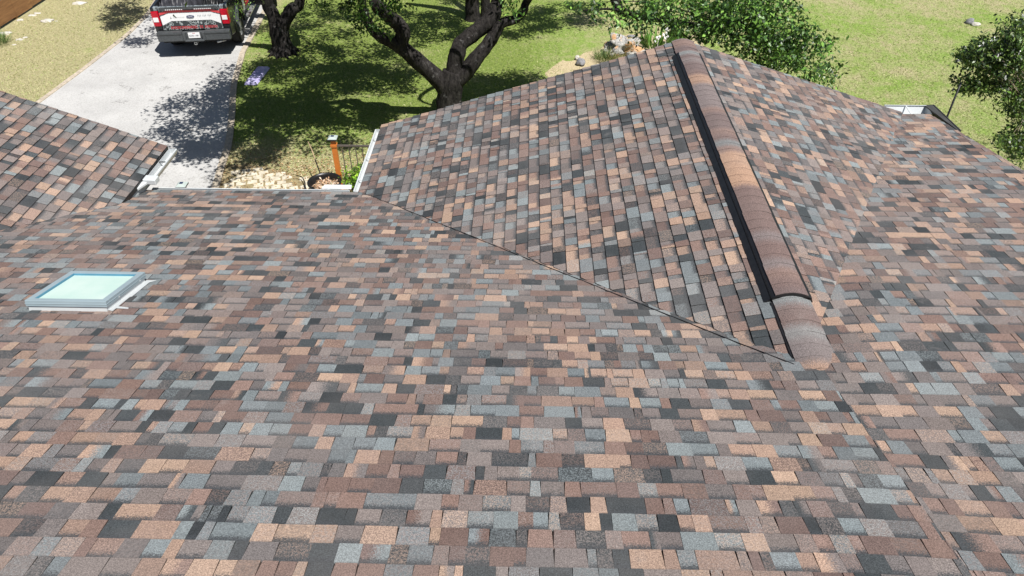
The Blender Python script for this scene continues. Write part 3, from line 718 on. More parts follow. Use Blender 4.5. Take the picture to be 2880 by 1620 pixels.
# --- far twin trunk
T3 = empty('oak_tree', (-1.6, 23.2, 0), 0, 'dark twin-stemmed trunk at the top edge of the lawn behind the big oak', 'tree')
m = MB()
limb(m, [((-1.75, 23.2, -.05), .30), ((-1.76, 23.2, .3), .22), ((-1.78, 23.2, 2.2), .20), ((-2.3, 22.8, 4.6), .10)], 14, .1)
limb(m, [((-1.36, 23.35, -.05), .22), ((-1.35, 23.35, .3), .15), ((-1.3, 23.35, 2.2), .13), ((-.8, 23.1, 4.6), .08)], 12, .1)
s3 = []
for a in ((1240, 85, 110, 28, 70), (1220, 45, 120, 14, 40), (1290, 8, 110, 8, 16), (1500, 60, 110, 22, 55), (1610, 35, 110, 26, 60), (1480, 92, 70, 14, 20), (1640, 66, 50, 8, 14), (1130, 70, 60, 18, 14)): s3 += shade(*a)
m.build('trunk', M['bark'], T3, True)
leafcloud('crown', s3, M['leaf'], T3, 62, .165, (.09, .14))
for o in T3.children: o.matrix_parent_inverse = Matrix.Translation(-Vector(T3.location))
# --- crepe myrtle on the right
T4 = empty('crepe_myrtle', (9.9, 12.6, 0), 0, 'dark leafed flowering tree with white blossoms at the right edge of the lawn', 'tree')
m = MB(); vm = []
for a in ((2850, 62, 30, 14, 8), (2870, 95, 20, 25, 8), (2800, 122, 55, 20, 24), (2850, 130, 45, 38, 34), (2745, 162, 42, 13, 22), (2712, 152, 20, 7, 7), (2760, 140, 30, 8, 8), (2800, 172, 55, 20, 26), (2860, 190, 40, 45, 40), (2770, 200, 26, 10, 6), (2800, 205, 30, 14, 8),
          (2722, 240, 18, 5, 8), (2760, 244, 28, 5, 12), (2800, 245, 28, 12, 14), (2732, 215, 8, 10, 2), (2865, 250, 30, 25, 18), (2850, 300, 35, 28, 20), (2875, 330, 20, 20, 8), (2860, 365, 26, 10, 6), (2835, 400, 30, 24, 18), (2870, 415, 25, 30, 18), (2698, 229, 10, 5, 3)):
    vm += blob(a[0], a[1], a[2], a[3], 12.2, 13.2, int(a[4]*1.3))
for zz in (0, 1, 2):
    limb(m, [((9.9+.12*zz, 12.6-.1*zz, -.03), .07), ((9.75+.2*zz, 12.6, 1.2), .055), ((9.2+.5*zz, 12.7, 2.4), .035), ((8.6+.9*zz, 12.7, 3.2), .015)], 8, .1)
twigs(m, vm, (9.3, 12.7, 2.1), 9, .008)
ext = [(rnd.gauss(11.0, .4), rnd.gauss(12.9, .6), rnd.gauss(2.9, .5)) for _ in range(160)]
m.build('trunk', M['bark2'], T4, True)
leafcloud('crown', vm+ext, M['leaf'], T4, 24, .075, (.06, .095), [[.025, .045, .015], [.04, .075, .02], [.09, .17, .03], [.17, .24, .06], [.02, .035, .012]], .1)
M['petal'] = simple('white_petal', (.8, .78, .78), .8, 0, .1, 30)
for (a, b_) in ((2790, 118), (2806, 150), (2828, 195), (2816, 211), (2823, 258), (2756, 130), (2700+160, 150)):
    c = onY(a, b_, 12.3); q = MB()
    for _ in range(26):
        p = c+Vector((rnd.gauss(0, .018), rnd.gauss(0, .018), rnd.gauss(0, .04))); u = Vector((rnd.gauss(0, 1), rnd.gauss(0, 1), rnd.gauss(0, 1))).normalized(); v = u.orthogonal().normalized()
        r = rnd.uniform(.01, .02); q.add([p-u*r, p+v*r, p+u*r, p-v*r], [(0, 1, 2, 3)])
    q.build('blossom', M['petal'], T4)
for o in T4.children: o.matrix_parent_inverse = Matrix.Translation(-Vector(T4.location))

# ================================================================= PICKUP TRUCK
YAW = R(7.9)
TK = empty('pickup_truck', (-9.22, 19.86, 0), YAW, 'black pickup truck with red and white tailgate parked on the driveway', 'truck')
M['paint'] = simple('black_car_paint', (.014, .015, .017), .18, 0, .1, 3)
M['bumper'] = simple('dark_grey_bumper', (.06, .066, .07), .5, 0, .25, 18)
M['steel'] = simple('steel_grey', (.42, .43, .43), .35, .6, .15, 8)
M['red'] = simple('red_vinyl', (.62, .06, .07), .4, 0, .1, 5)
M['whitev'] = simple('white_vinyl', (.82, .82, .82), .35, 0, .03, 5)
M['redlens'] = simple('red_lens', (.45, .0, .015), .12, 0, .2, 10)
M['rubber'] = simple('tyre_rubber', (.018, .018, .018), .85, 0, .3, 20)
M['blue'] = simple('dark_blue_badge', (.01, .02, .12), .25, 0, .1, 5)
M['darkglass'] = simple('dark_car_glass', (.01, .012, .014), .05, 0, .1, 3)
M['ink'] = simple('grey_ink', (.22, .22, .24), .6, 0, .2, 30)
def diamond():
    t = NT('printed_tread_pattern'); w_ = t.n('TexVoronoi'); w_.inputs['Scale'].default_value = 13
    t.t.links.new(t.scale(t.obj(), (1., 1., .8)), w_.inputs['Vector'])
    f = t.ramp(w_.outputs['Distance'], [(.28, 1.), (.36, 0.), (.44, 0.), (.52, 1.)])
    t.base(t.mix(f, (.36, .40, .40), (.035, .042, .045))); t.p(Roughness=.45); return t.m
M['tread'] = diamond()
def smoke():
    t = NT('printed_smoke_pattern'); a = t.noise(16, 6, .8, t.scale(t.obj(), (1, 1, .5)))
    t.base(t.mix(t.ramp(a, [(.42, 0.), (.62, 1.)]), (.03, .035, .04), (.42, .48, .5))); t.p(Roughness=.35); return t.m
M['smoke'] = smoke()
W2 = 1.0
# bed sides and body as profile extrusions
b = MB()
def side(sx):
    x0, x1 = (sx*(W2-.09), sx*W2)
    prof = [(.16, .58), (.16, 1.40), (2.0, 1.43), (2.0, .48), (1.72, .48), (1.66, .72), (1.5, .92), (1.25, 1.0), (1.0, .92), (.84, .72), (.78, .5), (.5, .52)]
    b.prism([(x0, y, z) for y, z in prof], (x1-x0, 0, 0))
side(1); side(-1)
b.box((-W2+.09, 1.95, .6), (W2-.09, 2.0, 1.42))          # bulkhead
b.box((-W2+.09, .2, .70), (W2-.09, 1.95, .74))           # bed floor
# cab
cabp = [(2.03, .46), (2.03, 1.42), (2.2, 1.92), (3.3, 1.97), (3.9, 1.86), (4.55, 1.38), (5.6, 1.30), (5.85, 1.1), (5.88, .55), (5.4, .46)]
b.prism([(-W2+.02, y, z) for y, z in cabp], (2*W2-.04, 0, 0))
b.build('body', M['paint'], TK, False, .015)
MB().box((-.74, 2.0, 1.44), (.74, 2.09, 1.80)).build('rear_window', M['darkglass'], TK)
tg = MB(); tg.prism([(-.80, .165, .775), (.80, .165, .775), (.80, .18, 1.40), (-.80, .18, 1.40)], (0, .06, 0)); tgo = tg.build('tailgate', M['smoke'], TK, False, .01)
def sheet(name, pts, mat, y=.160, th=.004, par=None):
    ys = lambda z: y+(z-.775)*.024
    return MB().prism([(x, ys(z), z) for x, z in pts], (0, -th, 0)).build(name, mat, par or tgo)
z0 = .775
sheet('spoiler', [(-.78, 1.335), (.78, 1.335), (.74, 1.402), (-.74, 1.402)], M['bumper'], .15, .03)
for sgn in (-1, 1):
    dots = MB()
    for i in range(9): xx = sgn*(.17+i*.052); dots.box((xx-.016, .128, 1.328), (xx+.016, .134, 1.346))
    dots.build('decal', M['whitev'], tgo)
sheet('decal', [(-.80, z0+.41), (-.55, z0+.475), (.55, z0+.475), (.80, z0+.41), (.80, z0+.475), (.55, z0+.54), (-.55, z0+.54), (-.80, z0+.475)], M['red'])
sheet('decal', [(-.78, z0+.14), (-.53, z0+.25), (.53, z0+.25), (.78, z0+.14), (.79, z0+.375), (.55, z0+.455), (-.55, z0+.455), (-.79, z0+.375)], M['whitev'])
sheet('decal', [(-.79, z0+.01), (.79, z0+.01), (.775, z0+.125), (.525, z0+.235), (-.525, z0+.235), (-.775, z0+.125)], M['tread'])
# red lettering, unreadable at this size: rows of letter-like strokes
let = MB(); xx = -.58
def stroke(x, z, w_, h_, mb): mb.box((x, .1545, z), (x+w_, .157, z+h_))
while xx < .62:
    if any(abs(xx-g_) < .02 for g_ in (-.17, .13, .30)): xx += .045; continue
    k = rnd.randint(0, 3); zb = z0+.035
    stroke(xx, zb, .011, .07, let)
    if k != 1: stroke(xx, zb+.057, .036, .013, let)
    if k in (0, 2): stroke(xx, zb+.028, .032, .012, let)
    if k in (0, 3): stroke(xx, zb, .036, .013, let)
    if k in (1, 2): stroke(xx+.026, zb, .011, .07, let)
    xx += .048
let.build('lettering', M['red'], tgo)
let = MB(); 
for i in range(14): stroke(-.46+i*.022, z0+.345, .012, .006, let)
stroke(-.53, z0+.325, .03, .012, let); stroke(-.52, z0+.345, .01, .03, let)
for i, g_ in enumerate('512 800 317'):
    if g_ != ' ': stroke(.2+i*.034, z0+.36, .006, .03, let); stroke(.2+i*.034+.006, z0+(.36 if i % 2 else .383), .012, .007, let)
let.build('lettering', M['ink'], tgo)
def text(s_, size, loc, mat, par, name='lettering', sxz=1.):
    cu = bpy.data.curves.new('t', 'FONT'); cu.body = s_; cu.size = size; cu.align_x = 'CENTER'; cu.align_y = 'CENTER'; cu.extrude = .001
    to = bpy.data.objects.new('t', cu); COL.objects.link(to); dg = bpy.context.evaluated_depsgraph_get()
    me = bpy.data.meshes.new_from_object(to.evaluated_get(dg)); bpy.data.objects.remove(to)
    me.transform(Matrix.Translation(loc)@Matrix.Rotation(R(90), 4, 'X')@Matrix.Scale(sxz, 4, (1, 0, 0)))
    me.materials.clear(); me.materials.append(mat); o = bpy.data.objects.new(name, me); link(o, par); return o
el = [(.105*math.cos(a), z0+.355+.038*math.sin(a)) for a in [i*2*math.pi/28 for i in range(28)]]
bd = sheet('badge', el, M['blue'], .154, .008)
bd2 = MB()
for r_ in (1.,):
    P = [(.1*math.cos(a), .1495, z0+.355+.034*math.sin(a)) for a in [i*2*math.pi/28 for i in range(29)]]; bd2.tube(P, .0025, 5)
bd2.build('rim', M['steel'], bd)
text('Ford', .062, (0, .151, z0+.357), M['whitev'], tgo)
sheet('handle', [(-.13, z0+.535), (.13, z0+.535), (.12, z0+.565), (-.12, z0+.565)], M['black'], .150, .02)
# tail lights
for sgn in (-1, 1):
    x0, x1 = sorted((sgn*.815, sgn*1.003))
    tl = MB().box((x0, .135, .90), (x1, .32, 1.30)).build('tail_light', M['redlens'], TK, False, .015)
    MB().box((x0+.02, .128, 1.02), (x1-.03, .14, 1.14)).build('reversing_lens', M['whitev'], tl, False, .004)
    MB().box((x0, .165, .60), (x1, .30, .898)).build('corner_panel', M['paint'], TK, False, .01); MB().box((x0, .165, 1.302), (x1, .3, 1.40)).build('corner_panel', M['smoke'], TK, False, .01)
# bumper with plate recess
b = MB()
def bseg(xa, xb, ya, yb):
    b.prism([(xa, ya, .50), (xa, ya+.03, .56), (xa, ya, .58), (xa, ya-.015, .72), (xa, ya+.01, .765), (xa, .17, .765), (xa, .17, .50)], (xb-xa, yb-ya, 0))
for sgn in (-1, 1):
    xs = sorted((sgn*.30, sgn*.97)); b.box((xs[0], .0, .52), (xs[1], .16, .735)); b.box((xs[0], -.015, .70), (xs[1], .16, .765))
b.box((-.30, .06, .50), (.30, .16, .75)); b.box((-.26, -.02, .50), (.26, .10, .545)); b.box((-.30, .0, .52), (-.22, .1, .75)); b.box((.22, .0, .52), (.30, .1, .75))
bm = b.build('bumper', M['bumper'], TK, False, .015)
for sgn in (-1, 1):
    b = MB(); x0_, x1_ = sorted((sgn*.31, sgn*.95)); b.box((x0_, -.008, .7655), (x1_, .152, .768))
    for i in range(22): xx = sgn*(.32+i*.029); b.box((xx-.006, -.005, .768), (xx+.006, .15, .773))
    b.build('step_pad', M['bumper'], bm)
pl = MB().prism([(-.155, .052, .58), (.155, .052, .58), (.155, .056, .735), (-.155, .056, .735)], (0, -.004, 0)).build('number_plate', M['whitev'], bm)
text('KDD-1481', .062, (0, .046, .645), M['ink'], pl, 'lettering', 1.0); text('TEXAS', .026, (0, .046, .71), M['red'], pl, 'lettering')
b = MB(); b.box((-.035, .0, .405), (.035, .22, .415)); b.box((-.035, .0, .465), (.035, .22, .475)); b.box((-.035, .0, .415), (-.025, .22, .465)); b.box((.025, .0, .415), (.035, .22, .465)); b.build('hitch', M['steel'], TK)
b = MB(); b.tube([(.55, .12, .42), (.75, .25, .42), (.8, .6, .45)], .03, 10); b.build('exhaust_pipe', M['steel'], TK, True)
def wheel(x, y):
    wl = empty('wheel', (0, 0, 0)); wl.parent = TK; wl.location = (x, y, .41); wl.rotation_euler = (0, R(90), 0)
    MB().lathe([(.22, -.13), (.36, -.14), (.40, -.11), (.41, -.05), (.41, .05), (.40, .11), (.36, .14), (.22, .13)], 36).build('tyre', M['rubber'], wl, True)
    r = MB().lathe([(.225, .12), (.20, .08), (.06, .09), (.05, .12), (.0, .12)], 30); r.lathe([(.0, -.12), (.05, -.12), (.06, -.09), (.20, -.08), (.225, -.12)], 30)
    for k in range(6):
        a = k*math.pi/3
        for s_ in (-1, 1): r.prism([(.05*math.cos(a+.3), .05*math.sin(a+.3), s_*.1), (.21*math.cos(a+.12), .21*math.sin(a+.12), s_*.105), (.21*math.cos(a-.12), .21*math.sin(a-.12), s_*.105), (.05*math.cos(a-.3), .05*math.sin(a-.3), s_*.1)], (0, 0, s_*.02))
    r.build('rim', M['steel'], wl, False)
for x_, y_ in ((.87, 1.25), (-.87, 1.25), (.87, 4.9), (-.87, 4.9)): wheel(x_, y_)
for sgn in (-1, 1):                                     # fender flares
    b = MB(); P = [(sgn*1.01, 1.25+.47*math.cos(a), .45+.56*math.sin(a)) for a in [i*math.pi/12 for i in range(13)]]
    for i in range(12):
        p, q = Vector(P[i]), Vector(P[i+1]); c_ = Vector((sgn*1.01, 1.25, .45)); o_ = Vector((sgn*.07, 0, 0))
        b.add([p, q, q+o_+(q-c_)*-.10, p+o_+(p-c_)*-.10, p+(p-c_)*.1, q+(q-c_)*.1], [(0, 1, 2, 3), (4, 5, 2, 3), (4, 5, 1, 0)])
    b.build('wheel_arch', M['bumper'], TK)
b = MB().box((1.0, 2.1, .40), (1.14, 4.3, .45)); b.build('running_board', M['steel'], TK, False, .01)
b = MB().box((-1.14, 2.1, .40), (-1.0, 4.3, .45)); b.build('running_board', M['steel'], TK, False, .01)
# open rear door on the right
da = R(62); hx, hy = 1.0, 3.05
def dpt(u, z, t=0): return (hx+u*math.sin(da)+t*math.cos(da), hy-u*math.cos(da)+t*math.sin(da), z)
b = MB(); b.prism([dpt(0, .5), dpt(.95, .5), dpt(.98, .8), dpt(.95, 1.38), dpt(0, 1.38)], Vector(dpt(0, 0, .11))-Vector(dpt(0, 0, 0)))
do = b.build('open_door', M['paint'], TK, False, .015); do['label'] = 'rear passenger door standing open'
b = MB(); b.tube([dpt(0, 1.38, .05), dpt(.1, 1.86, .05), dpt(.6, 1.88, .05), dpt(.92, 1.40, .05)], .025, 8); b.build('window_frame', M['paint'], do)
b = MB(); b.prism([(1.002, 2.35, .62), (1.002, 2.95, .62), (1.002, 2.95, 1.05), (1.002, 2.45, 1.05)], (.004, 0, 0)); b.build('decal', M['red'], TK)
b = MB(); b.prism([(1.003, 2.05, .60), (1.003, 2.3, .60), (1.003, 2.4, 1.25), (1.003, 2.15, 1.25)], (.004, 0, 0)); b.build('decal', M['whitev'], TK)
b = MB(); b.box((-.9, .2, .42), (.9, 4.5, .50)); b.tube([(-.8, 1.25, .4), (.8, 1.25, .4)], .06, 10); b.build('chassis', M['rubber'], TK)
# tarp heap in the bed
RM = Matrix.Translation((-9.22, 19.86, 0))@Matrix.Rotation(YAW, 4, 'Z')
def heap(name, x0, x1, y0, y1, z, hgt, mat, seed, label, cat, nx=34, ny=26):
    b = MB(); V = []
    for j in range(ny+1):
        for i in range(nx+1):
            u, v = i/nx, j/ny; e_ = min(1, min(u, 1-u, v, 1-v)*7)
            q = Vector((u*4+seed, v*3, seed)); fold = abs(mn.noise(q*1.6))*1.3+.5*abs(mn.noise(q*3.7))+.2*mn.noise(q*9)
            V.append(RM@Vector((x0+(x1-x0)*u, y0+(y1-y0)*v, z+hgt*(e_**.5)*(.55+fold*.75))))
    b.add(V, [(j*(nx+1)+i, j*(nx+1)+i+1, (j+1)*(nx+1)+i+1, (j+1)*(nx+1)+i) for j in range(ny) for i in range(nx)])
    return tag(b.build(name, mat, None, True), label, cat)
M['tarp'] = simple('dark_grey_tarp', (.035, .035, .042), .5, 0, .3, 6)
heap('tarpaulin', -.97, .02, .26, 1.8, .9, .52, M['tarp'], 3.3, 'crumpled dark grey tarpaulin heaped in the left of the truck bed', 'tarpaulin')
heap('bin_bag', .1, .88, .3, 1.5, .76, .50, M['black'], 8.1, 'shiny black plastic sack in the right of the truck bed', 'bag')

# ================================================================= SMALL THINGS
# fence
FN = empty('wooden_fence', (-16.1, 22.5, 0), 0, 'brown wooden panel fence in the far left corner', 'fence')
wd_ = NT('brown_fence_wood'); a_ = wd_.noise(5, 6, .7, wd_.scale(wd_.obj(), (1, .25, 2.4))); wd_.base(wd_.mix(wd_.ramp(a_, [(.3, 0.), (.7, 1.)]), (.15, .065, .022), (.34, .175, .07))); wd_.p(Roughness=.75)
for i in range(-9, 12):
    y0 = 22.95-22.5+i*.93
    MB().box((-.02, y0+.012, .06+.02*(i % 2)), (.0, y0+.918, 1.85)).build('panel', wd_.m, FN)
    if i % 2 == 0: MB().box((-.12, y0-.05, 0), (-.025, y0+.05, 1.95)).build('post', wd_.m, FN)
# railing and its post
M['orange'] = simple('orange_stained_wood', (.60, .19, .035), .55, 0, .12, 9, .001)
M['capm'] = simple('pale_grey_green_cap', (.40, .46, .44), .4, 0, .1, 10)
M['solar'] = simple('dark_blue_panel', (.02, .03, .08), .15, 0, .1, 10)
M['railm'] = simple('bronze_rail', (.10, .085, .075), .5, 0, .2, 10)
def mkpost(x, y, label, group):
    P = empty('post', (x, y, 0), R(2), label, 'post', group)
    b = MB().box((-.048, -.048, 0), (.048, .048, 1.12)); b.box((-.062, -.062, .985), (.062, .062, 1.045)); b.build('shaft', M['orange'], P, False, .004)
    c = MB(); c.box((-.055, -.055, 1.12), (.055, .055, 1.15)); c.box((-.09, -.09, 1.15), (.09, .09, 1.175)); c.build('neck', M['darkmetal'], P)
    c = MB(); c.add([(-.09, -.09, 1.177), (.09, -.09, 1.177), (.09, .09, 1.177), (-.09, .09, 1.177), (-.045, -.045, 1.21), (.045, -.045, 1.21), (.045, .045, 1.21), (-.045, .045, 1.21)], [(0, 1, 5, 4), (1, 2, 6, 5), (2, 3, 7, 6), (3, 0, 4, 7), (4, 5, 6, 7), (3, 2, 1, 0)])
    co_ = c.build('cap', M['capm'], P); MB().box((-.03, -.03, 1.211), (.03, .03, 1.214)).build('solar_panel', M['solar'], co_)
pc = onz(935, 384, 1.2); mkpost(pc.x, pc.y, 'orange stained post with solar cap at the end of the metal railing', 'posts with solar caps')
pc2 = onz(510, 516, 1.2); mkpost(pc2.x, pc2.y, 'orange post whose grey solar cap peeks over the main eave', 'posts with solar caps')
RL = empty('railing', (pc.x, pc.y, 0), 0, 'thin dark metal railing running from the orange post under the gable eave', 'railing')
MB().box((.05, -.02, .985), (1.9, .02, 1.015)).build('top_rail', M['railm'], RL); MB().box((.05, -.015, .10), (1.9, .015, .125)).build('bottom_rail', M['railm'], RL)
for i in range(13): MB().box((.145+i*.135, -.008, .12), (.161+i*.135, .008, .99)).build('baluster', M['railm'], RL)
# planter
PX, PY = -4.07, 12.745
PT = empty('planter', (PX, PY, 0), 0, 'wide black plastic pot of dry leaves standing by the stone path', 'pot')
PT.rotation_euler = (0, 0, 0)
MB().lathe([(.0, .01), (.26, .01), (.27, .03), (.325, .36), (.345, .36), (.345, .385), (.315, .385), (.305, .33), (.30, .30), (.275, .15), (.0, .15)], 44).build('pot', M['black'], PT, True)
b = MB(); V = []; nr_, na = 8, 30
for i in range(nr_+1):
    for j in range(na):
        a = 2*math.pi*j/na; r = .283*i/nr_; V.append((r*math.cos(a), r*math.sin(a), .20+.03*mn.noise(Vector((r*9*math.cos(a), r*9*math.sin(a), 0)))))
b.add(V, [(i*na+j, i*na+(j+1) % na, (i+1)*na+(j+1) % na, (i+1)*na+j) for i in range(nr_) for j in range(na)]); b.build('soil', bed.m, PT)
n = 420; r = .27*np.sqrt(rng.random(n)); a = rng.uniform(0, 6.28, n)
P_ = np.stack([PX+r*np.cos(a), PY+r*np.sin(a), .225+rng.uniform(0, .06, n)], 1); d = unit(rng.normal(size=(n, 3))*[1, 1, .35]); nn = unit(rng.normal(0, .4, (n, 3))+[0, 0, 1])
o = cards('mulch', P_, d, nn, rng.uniform(.05, .1, n), rng.uniform(.02, .045, n), np.array([[.5, .33, .2], [.62, .45, .32], [.35, .2, .12], [.7, .58, .46]])[rng.integers(0, 4, n)], M['litter'], PT); o.matrix_parent_inverse = Matrix.Translation((-PX, -PY, 0))
def tuft(name, c, n, rad, ln, wd, pal, label, cat, elev=(.6, 1.4), mat=None, group=None):
    c = np.array(c); r = rad*np.sqrt(rng.random(n)); a = rng.uniform(0, 6.28, n); p = c+np.stack([r*np.cos(a), r*np.sin(a), np.zeros(n)], 1)
    a2 = a+rng.normal(0, .5, n); e_ = rng.uniform(elev[0], elev[1], n); d = np.stack([np.cos(a2)*np.cos(e_), np.sin(a2)*np.cos(e_), np.sin(e_)], 1)
    nn = unit(np.cross(d, np.cross(d, np.array([0, 0, 1.])+rng.normal(0, .3, (n, 3)))))
    return tag(cards(name, p, d, nn, rng.uniform(ln[0], ln[1], n), rng.uniform(wd[0], wd[1], n), np.array(pal)[rng.integers(0, len(pal), n)]*rng.uniform(.8, 1.2, (n, 1)), mat or M['leaf']), label, cat, group)
mint = [[.18, .36, .2], [.26, .46, .28], [.12, .26, .12]]
tuft('seedling', (PX+.12, PY-.05, .23), 150, .13, (.04, .08), (.02, .035), mint, 'pale green seedlings in the right half of the black pot', 'plant', (.1, 1.2))
tuft('seedling', (PX-.10, PY-.2, .23), 60, .07, (.04, .07), (.015, .03), mint, 'small pale green sprouts at the near rim of the black pot', 'plant', (.1, 1.2))
cs = [(-3.42+rnd.gauss(0, .14), 12.98+rnd.gauss(0, .16), .22+abs(rnd.gauss(0, .15))) for _ in range(75)]+[(-3.95+rnd.gauss(0, .14), 13.28+rnd.gauss(0, .05), .12+abs(rnd.gauss(0, .06))) for _ in range(16)]
o = leafcloud('bush', cs, M['leaf'], None, 11, .055, (.05, .085), [[.12, .26, .02], [.22, .42, .03], [.32, .5, .05], [.06, .14, .02]])
tag(o, 'bright green leafy shrub behind the railing under the gable gutter', 'shrub')
b = MB(); P, q = smoothpath([(-3.35, 13.12, 0), (-3.37, 13.1, .35), (-3.35, 13.1, .52), (-3.33, 13.08, .6)], [.03, .04, .035, .02]); b.tube(P, q, 8, 0, True, .2)
tag(b.build('stake', M['bark'], None, True), 'short dark wooden stake standing in the green shrub', 'stake')
M['stickm'] = simple('pale_dry_stick', (.36, .26, .16), .8, 0, .3, 10)
b = MB(); s1 = onz(903, 492, .36); s2_ = onz(866, 398, .75); P, q = smoothpath([(s1.x, s1.y+.06, .15), s1.lerp(s2_, .35), s1.lerp(s2_, .7)+Vector((.01, 0, .01)), s2_], [.013, .013, .012, .009])
b.tube(P[:6], q[:6], 8, 1); b.tube(P[5:], q[5:], 8, 0); tag(b.build('stick', [M['stickm'], M['bark']], None, True), 'long pale stick with dark lower end leaning out of the black pot', 'stick')
b = MB(); P, q = smoothpath([onz(832, 494, .10), onz(852, 501, .12), (PX-.42, PY+.03, .12), (PX-.36, PY-.02, .06)], [.008, .011, .014, .03]); b.tube(P, q, 8); tag(b.build('twig', M['bark'], None, True), 'short dark twig lying against the left side of the black pot', 'twig')
# purple wrapper on the grass
wr = NT('lilac_printed_plastic'); a_ = wr.noise(7, 4, .6); v_ = wr.n('TexVoronoi'); v_.inputs['Scale'].default_value = 11; wr.t.links.new(wr.obj(), v_.inputs['Vector'])
wr.base(wr.mix(wr.ramp(v_.outputs['Distance'], [(.12, .55), (.2, 0.)]), wr.mix(wr.ramp(a_, [(.4, 0.), (.65, 1.)]), (.40, .36, .62), (.56, .53, .74)), (.14, .10, .28))); wr.p(Roughness=.3)
b = MB(); V = []; nx, ny = 10, 30
for j in range(ny+1):
    for i in range(nx+1):
        u, v = i/nx, j/ny; yy = 18.12+1.1*v; xx = -7.42+.34*u-.02*v-.06*(1-v)+.04
        V.append((xx, yy, .085+.005*mn.noise(Vector((u*3, v*9, 0)))-(.07 if i in (0, nx) or j in (0, ny) else 0)))
b.add(V, [(j*(nx+1)+i, j*(nx+1)+i+1, (j+1)*(nx+1)+i+1, (j+1)*(nx+1)+i) for j in range(ny) for i in range(nx)])
tag(b.build('plastic_package', wr.m, None, True), 'flat lilac plastic package lying on the shaded grass by the driveway', 'package')
# rocks
def rock(name, c, r, mat, label, cat='rock', seed=0., group=None, sq=(1, 1, 1), sub=3, rough=.35):
    import bmesh
    bm_ = bmesh.new(); bmesh.ops.create_icosphere(bm_, subdivisions=sub, radius=1)
    for v in bm_.verts:
        q = v.co.normalized(); k = 1+rough*mn.noise(q*1.7+Vector((seed, 0, 0)))+rough*.55*mn.noise(q*4.3+Vector((0, seed, 0)))
        v.co = Vector((q.x*r*sq[0]*k, q.y*r*sq[1]*k, max(-.25*r, q.z*r*sq[2]*k)))
    me = bpy.data.meshes.new(name); bm_.to_mesh(me); bm_.free(); me.materials.append(mat); me.polygons.foreach_set('use_smooth', [True]*len(me.polygons))
    o = bpy.data.objects.new(name, me); o.location = c; link(o); return tag(o, label, cat, group)
lm = NT('pitted_limestone'); a_ = lm.noise(7, 5, .7); b2 = lm.noise(16, 5, .8); c2_ = lm.noise(3.2, 4, .6)
c_ = lm.mix(lm.ramp(b2, [(.36, 0.), (.52, 1.)]), (.05, .05, .05), (.52, .51, .48)); c_ = lm.mix(lm.ramp(c2_, [(.52, 0.), (.60, .85)]), c_, (.62, .34, .14)); lm.base(c_); lm.p(Roughness=.95); lm.bump(b2, 1., .05)
M['grock'] = simple('grey_rock', (.22, .22, .23), .9, 0, .35, 10, .01); M['wrock'] = simple('white_chalky_stone', (.50, .475, .42), .9, 0, .2, 12, .01)
bp = onz(1752, 150, .05); rock('boulder', (bp.x, bp.y, .16), .40, lm.m, 'pitted white and orange limestone boulder just beyond the gable roof', 'boulder', 2., None, (1.15, .8, .95), 4, .7)
bp = onz(1633, 183, 0); rock('rock', (bp.x, bp.y, .07), .12, M['grock'], 'small round grey rock on bare soil left of the limestone boulder', 'rock', 5.)
bp = onz(1625, 170, 0); rock('rock', (bp.x-.02, bp.y+.05, .05), .07, M['wrock'], 'small white stone tucked behind the round grey rock', 'rock', 6.)
bp = onz(1777, 104, 0); rock('rock', (bp.x, bp.y, .02), .11, M['grock'], 'flat dark stone on bare soil behind the boulder', 'rock', 9., None, (1.3, .6, .4))
bp = onz(2726, 66, 0); rock('rock', (bp.x, bp.y, .04), .14, M['grock'], 'grey rock alone on the open lawn at the upper right', 'rock', 12., None, (1, .8, .8))
bp = onz(2744, 72, 0); rock('rock', (bp.x, bp.y, .03), .12, M['wrock'], 'pale stone touching the grey rock on the open lawn', 'rock', 14., None, (1.2, .7, .6))
for i, (a, b_, r_, lab) in enumerate(((135, 59, .26, 'largest white stone on the grass near the fence'), (158, 60, .07, 'tiny white stone just right of the largest white stone'), (57, 57, .16, 'pale stone at the foot of the fence'), (90, 44, .17, 'pale flat stone between the fence and the largest white stone'), (54, 112, .15, 'white stone on dry ground below the fence corner'), (71, 106, .11, 'small white stone beside its larger neighbour below the fence corner'), (222, 10, .28, 'broad white stone at the top edge left of the truck'), (15, 95, .24, 'whitish stone at the left picture edge below the fence'), (105, 38, .14, 'pale stone against the fence foot, farther along'), (40, 126, .08, 'smallest white stone near the left edge'))):
    p = onz(a, b_, 0); rock('stone', (p.x, p.y, .0), r_*.62, M['wrock'], lab, 'stone', i*3.1, 'white stones near the fence', (1.25, .8, .35), 3, .5)
# bare soil bed with gravel under the boulder
b = MB(); V = [(0, 0, 0)]
bc = onz(1740, 150, 0)
pts = [onz(*q, .005) for q in ((1530, 195), (1600, 165), (1680, 140), (1770, 95), (1850, 90), (1960, 95), (1990, 140), (1900, 190), (1700, 230), (1560, 230))]
so_ = NT('bare_tan_soil'); a_ = so_.noise(30, 5, .8); so_.base(so_.mix(so_.ramp(a_, [(.35, 0.), (.65, 1.)]), (.28, .22, .12), (.60, .50, .32))); so_.p(Roughness=.95); so_.bump(a_, .6, .02)
pp = []
for i in range(len(pts)):
    for k in range(6):
        q = pts[i].lerp(pts[(i+1) % len(pts)], k/6); pp.append(q+Vector((mn.noise(q*2.3), mn.noise(q*2.3+Vector((9, 0, 0))), 0))*.35)
for q in pp: q.z = .004
b = MB().add(pp, [list(range(len(pp)))[::-1]]); tag(b.build('soil_bed', so_.m), kind='structure')
iris = [[.07, .17, .03], [.12, .27, .04], [.2, .36, .08], [.05, .11, .02]]
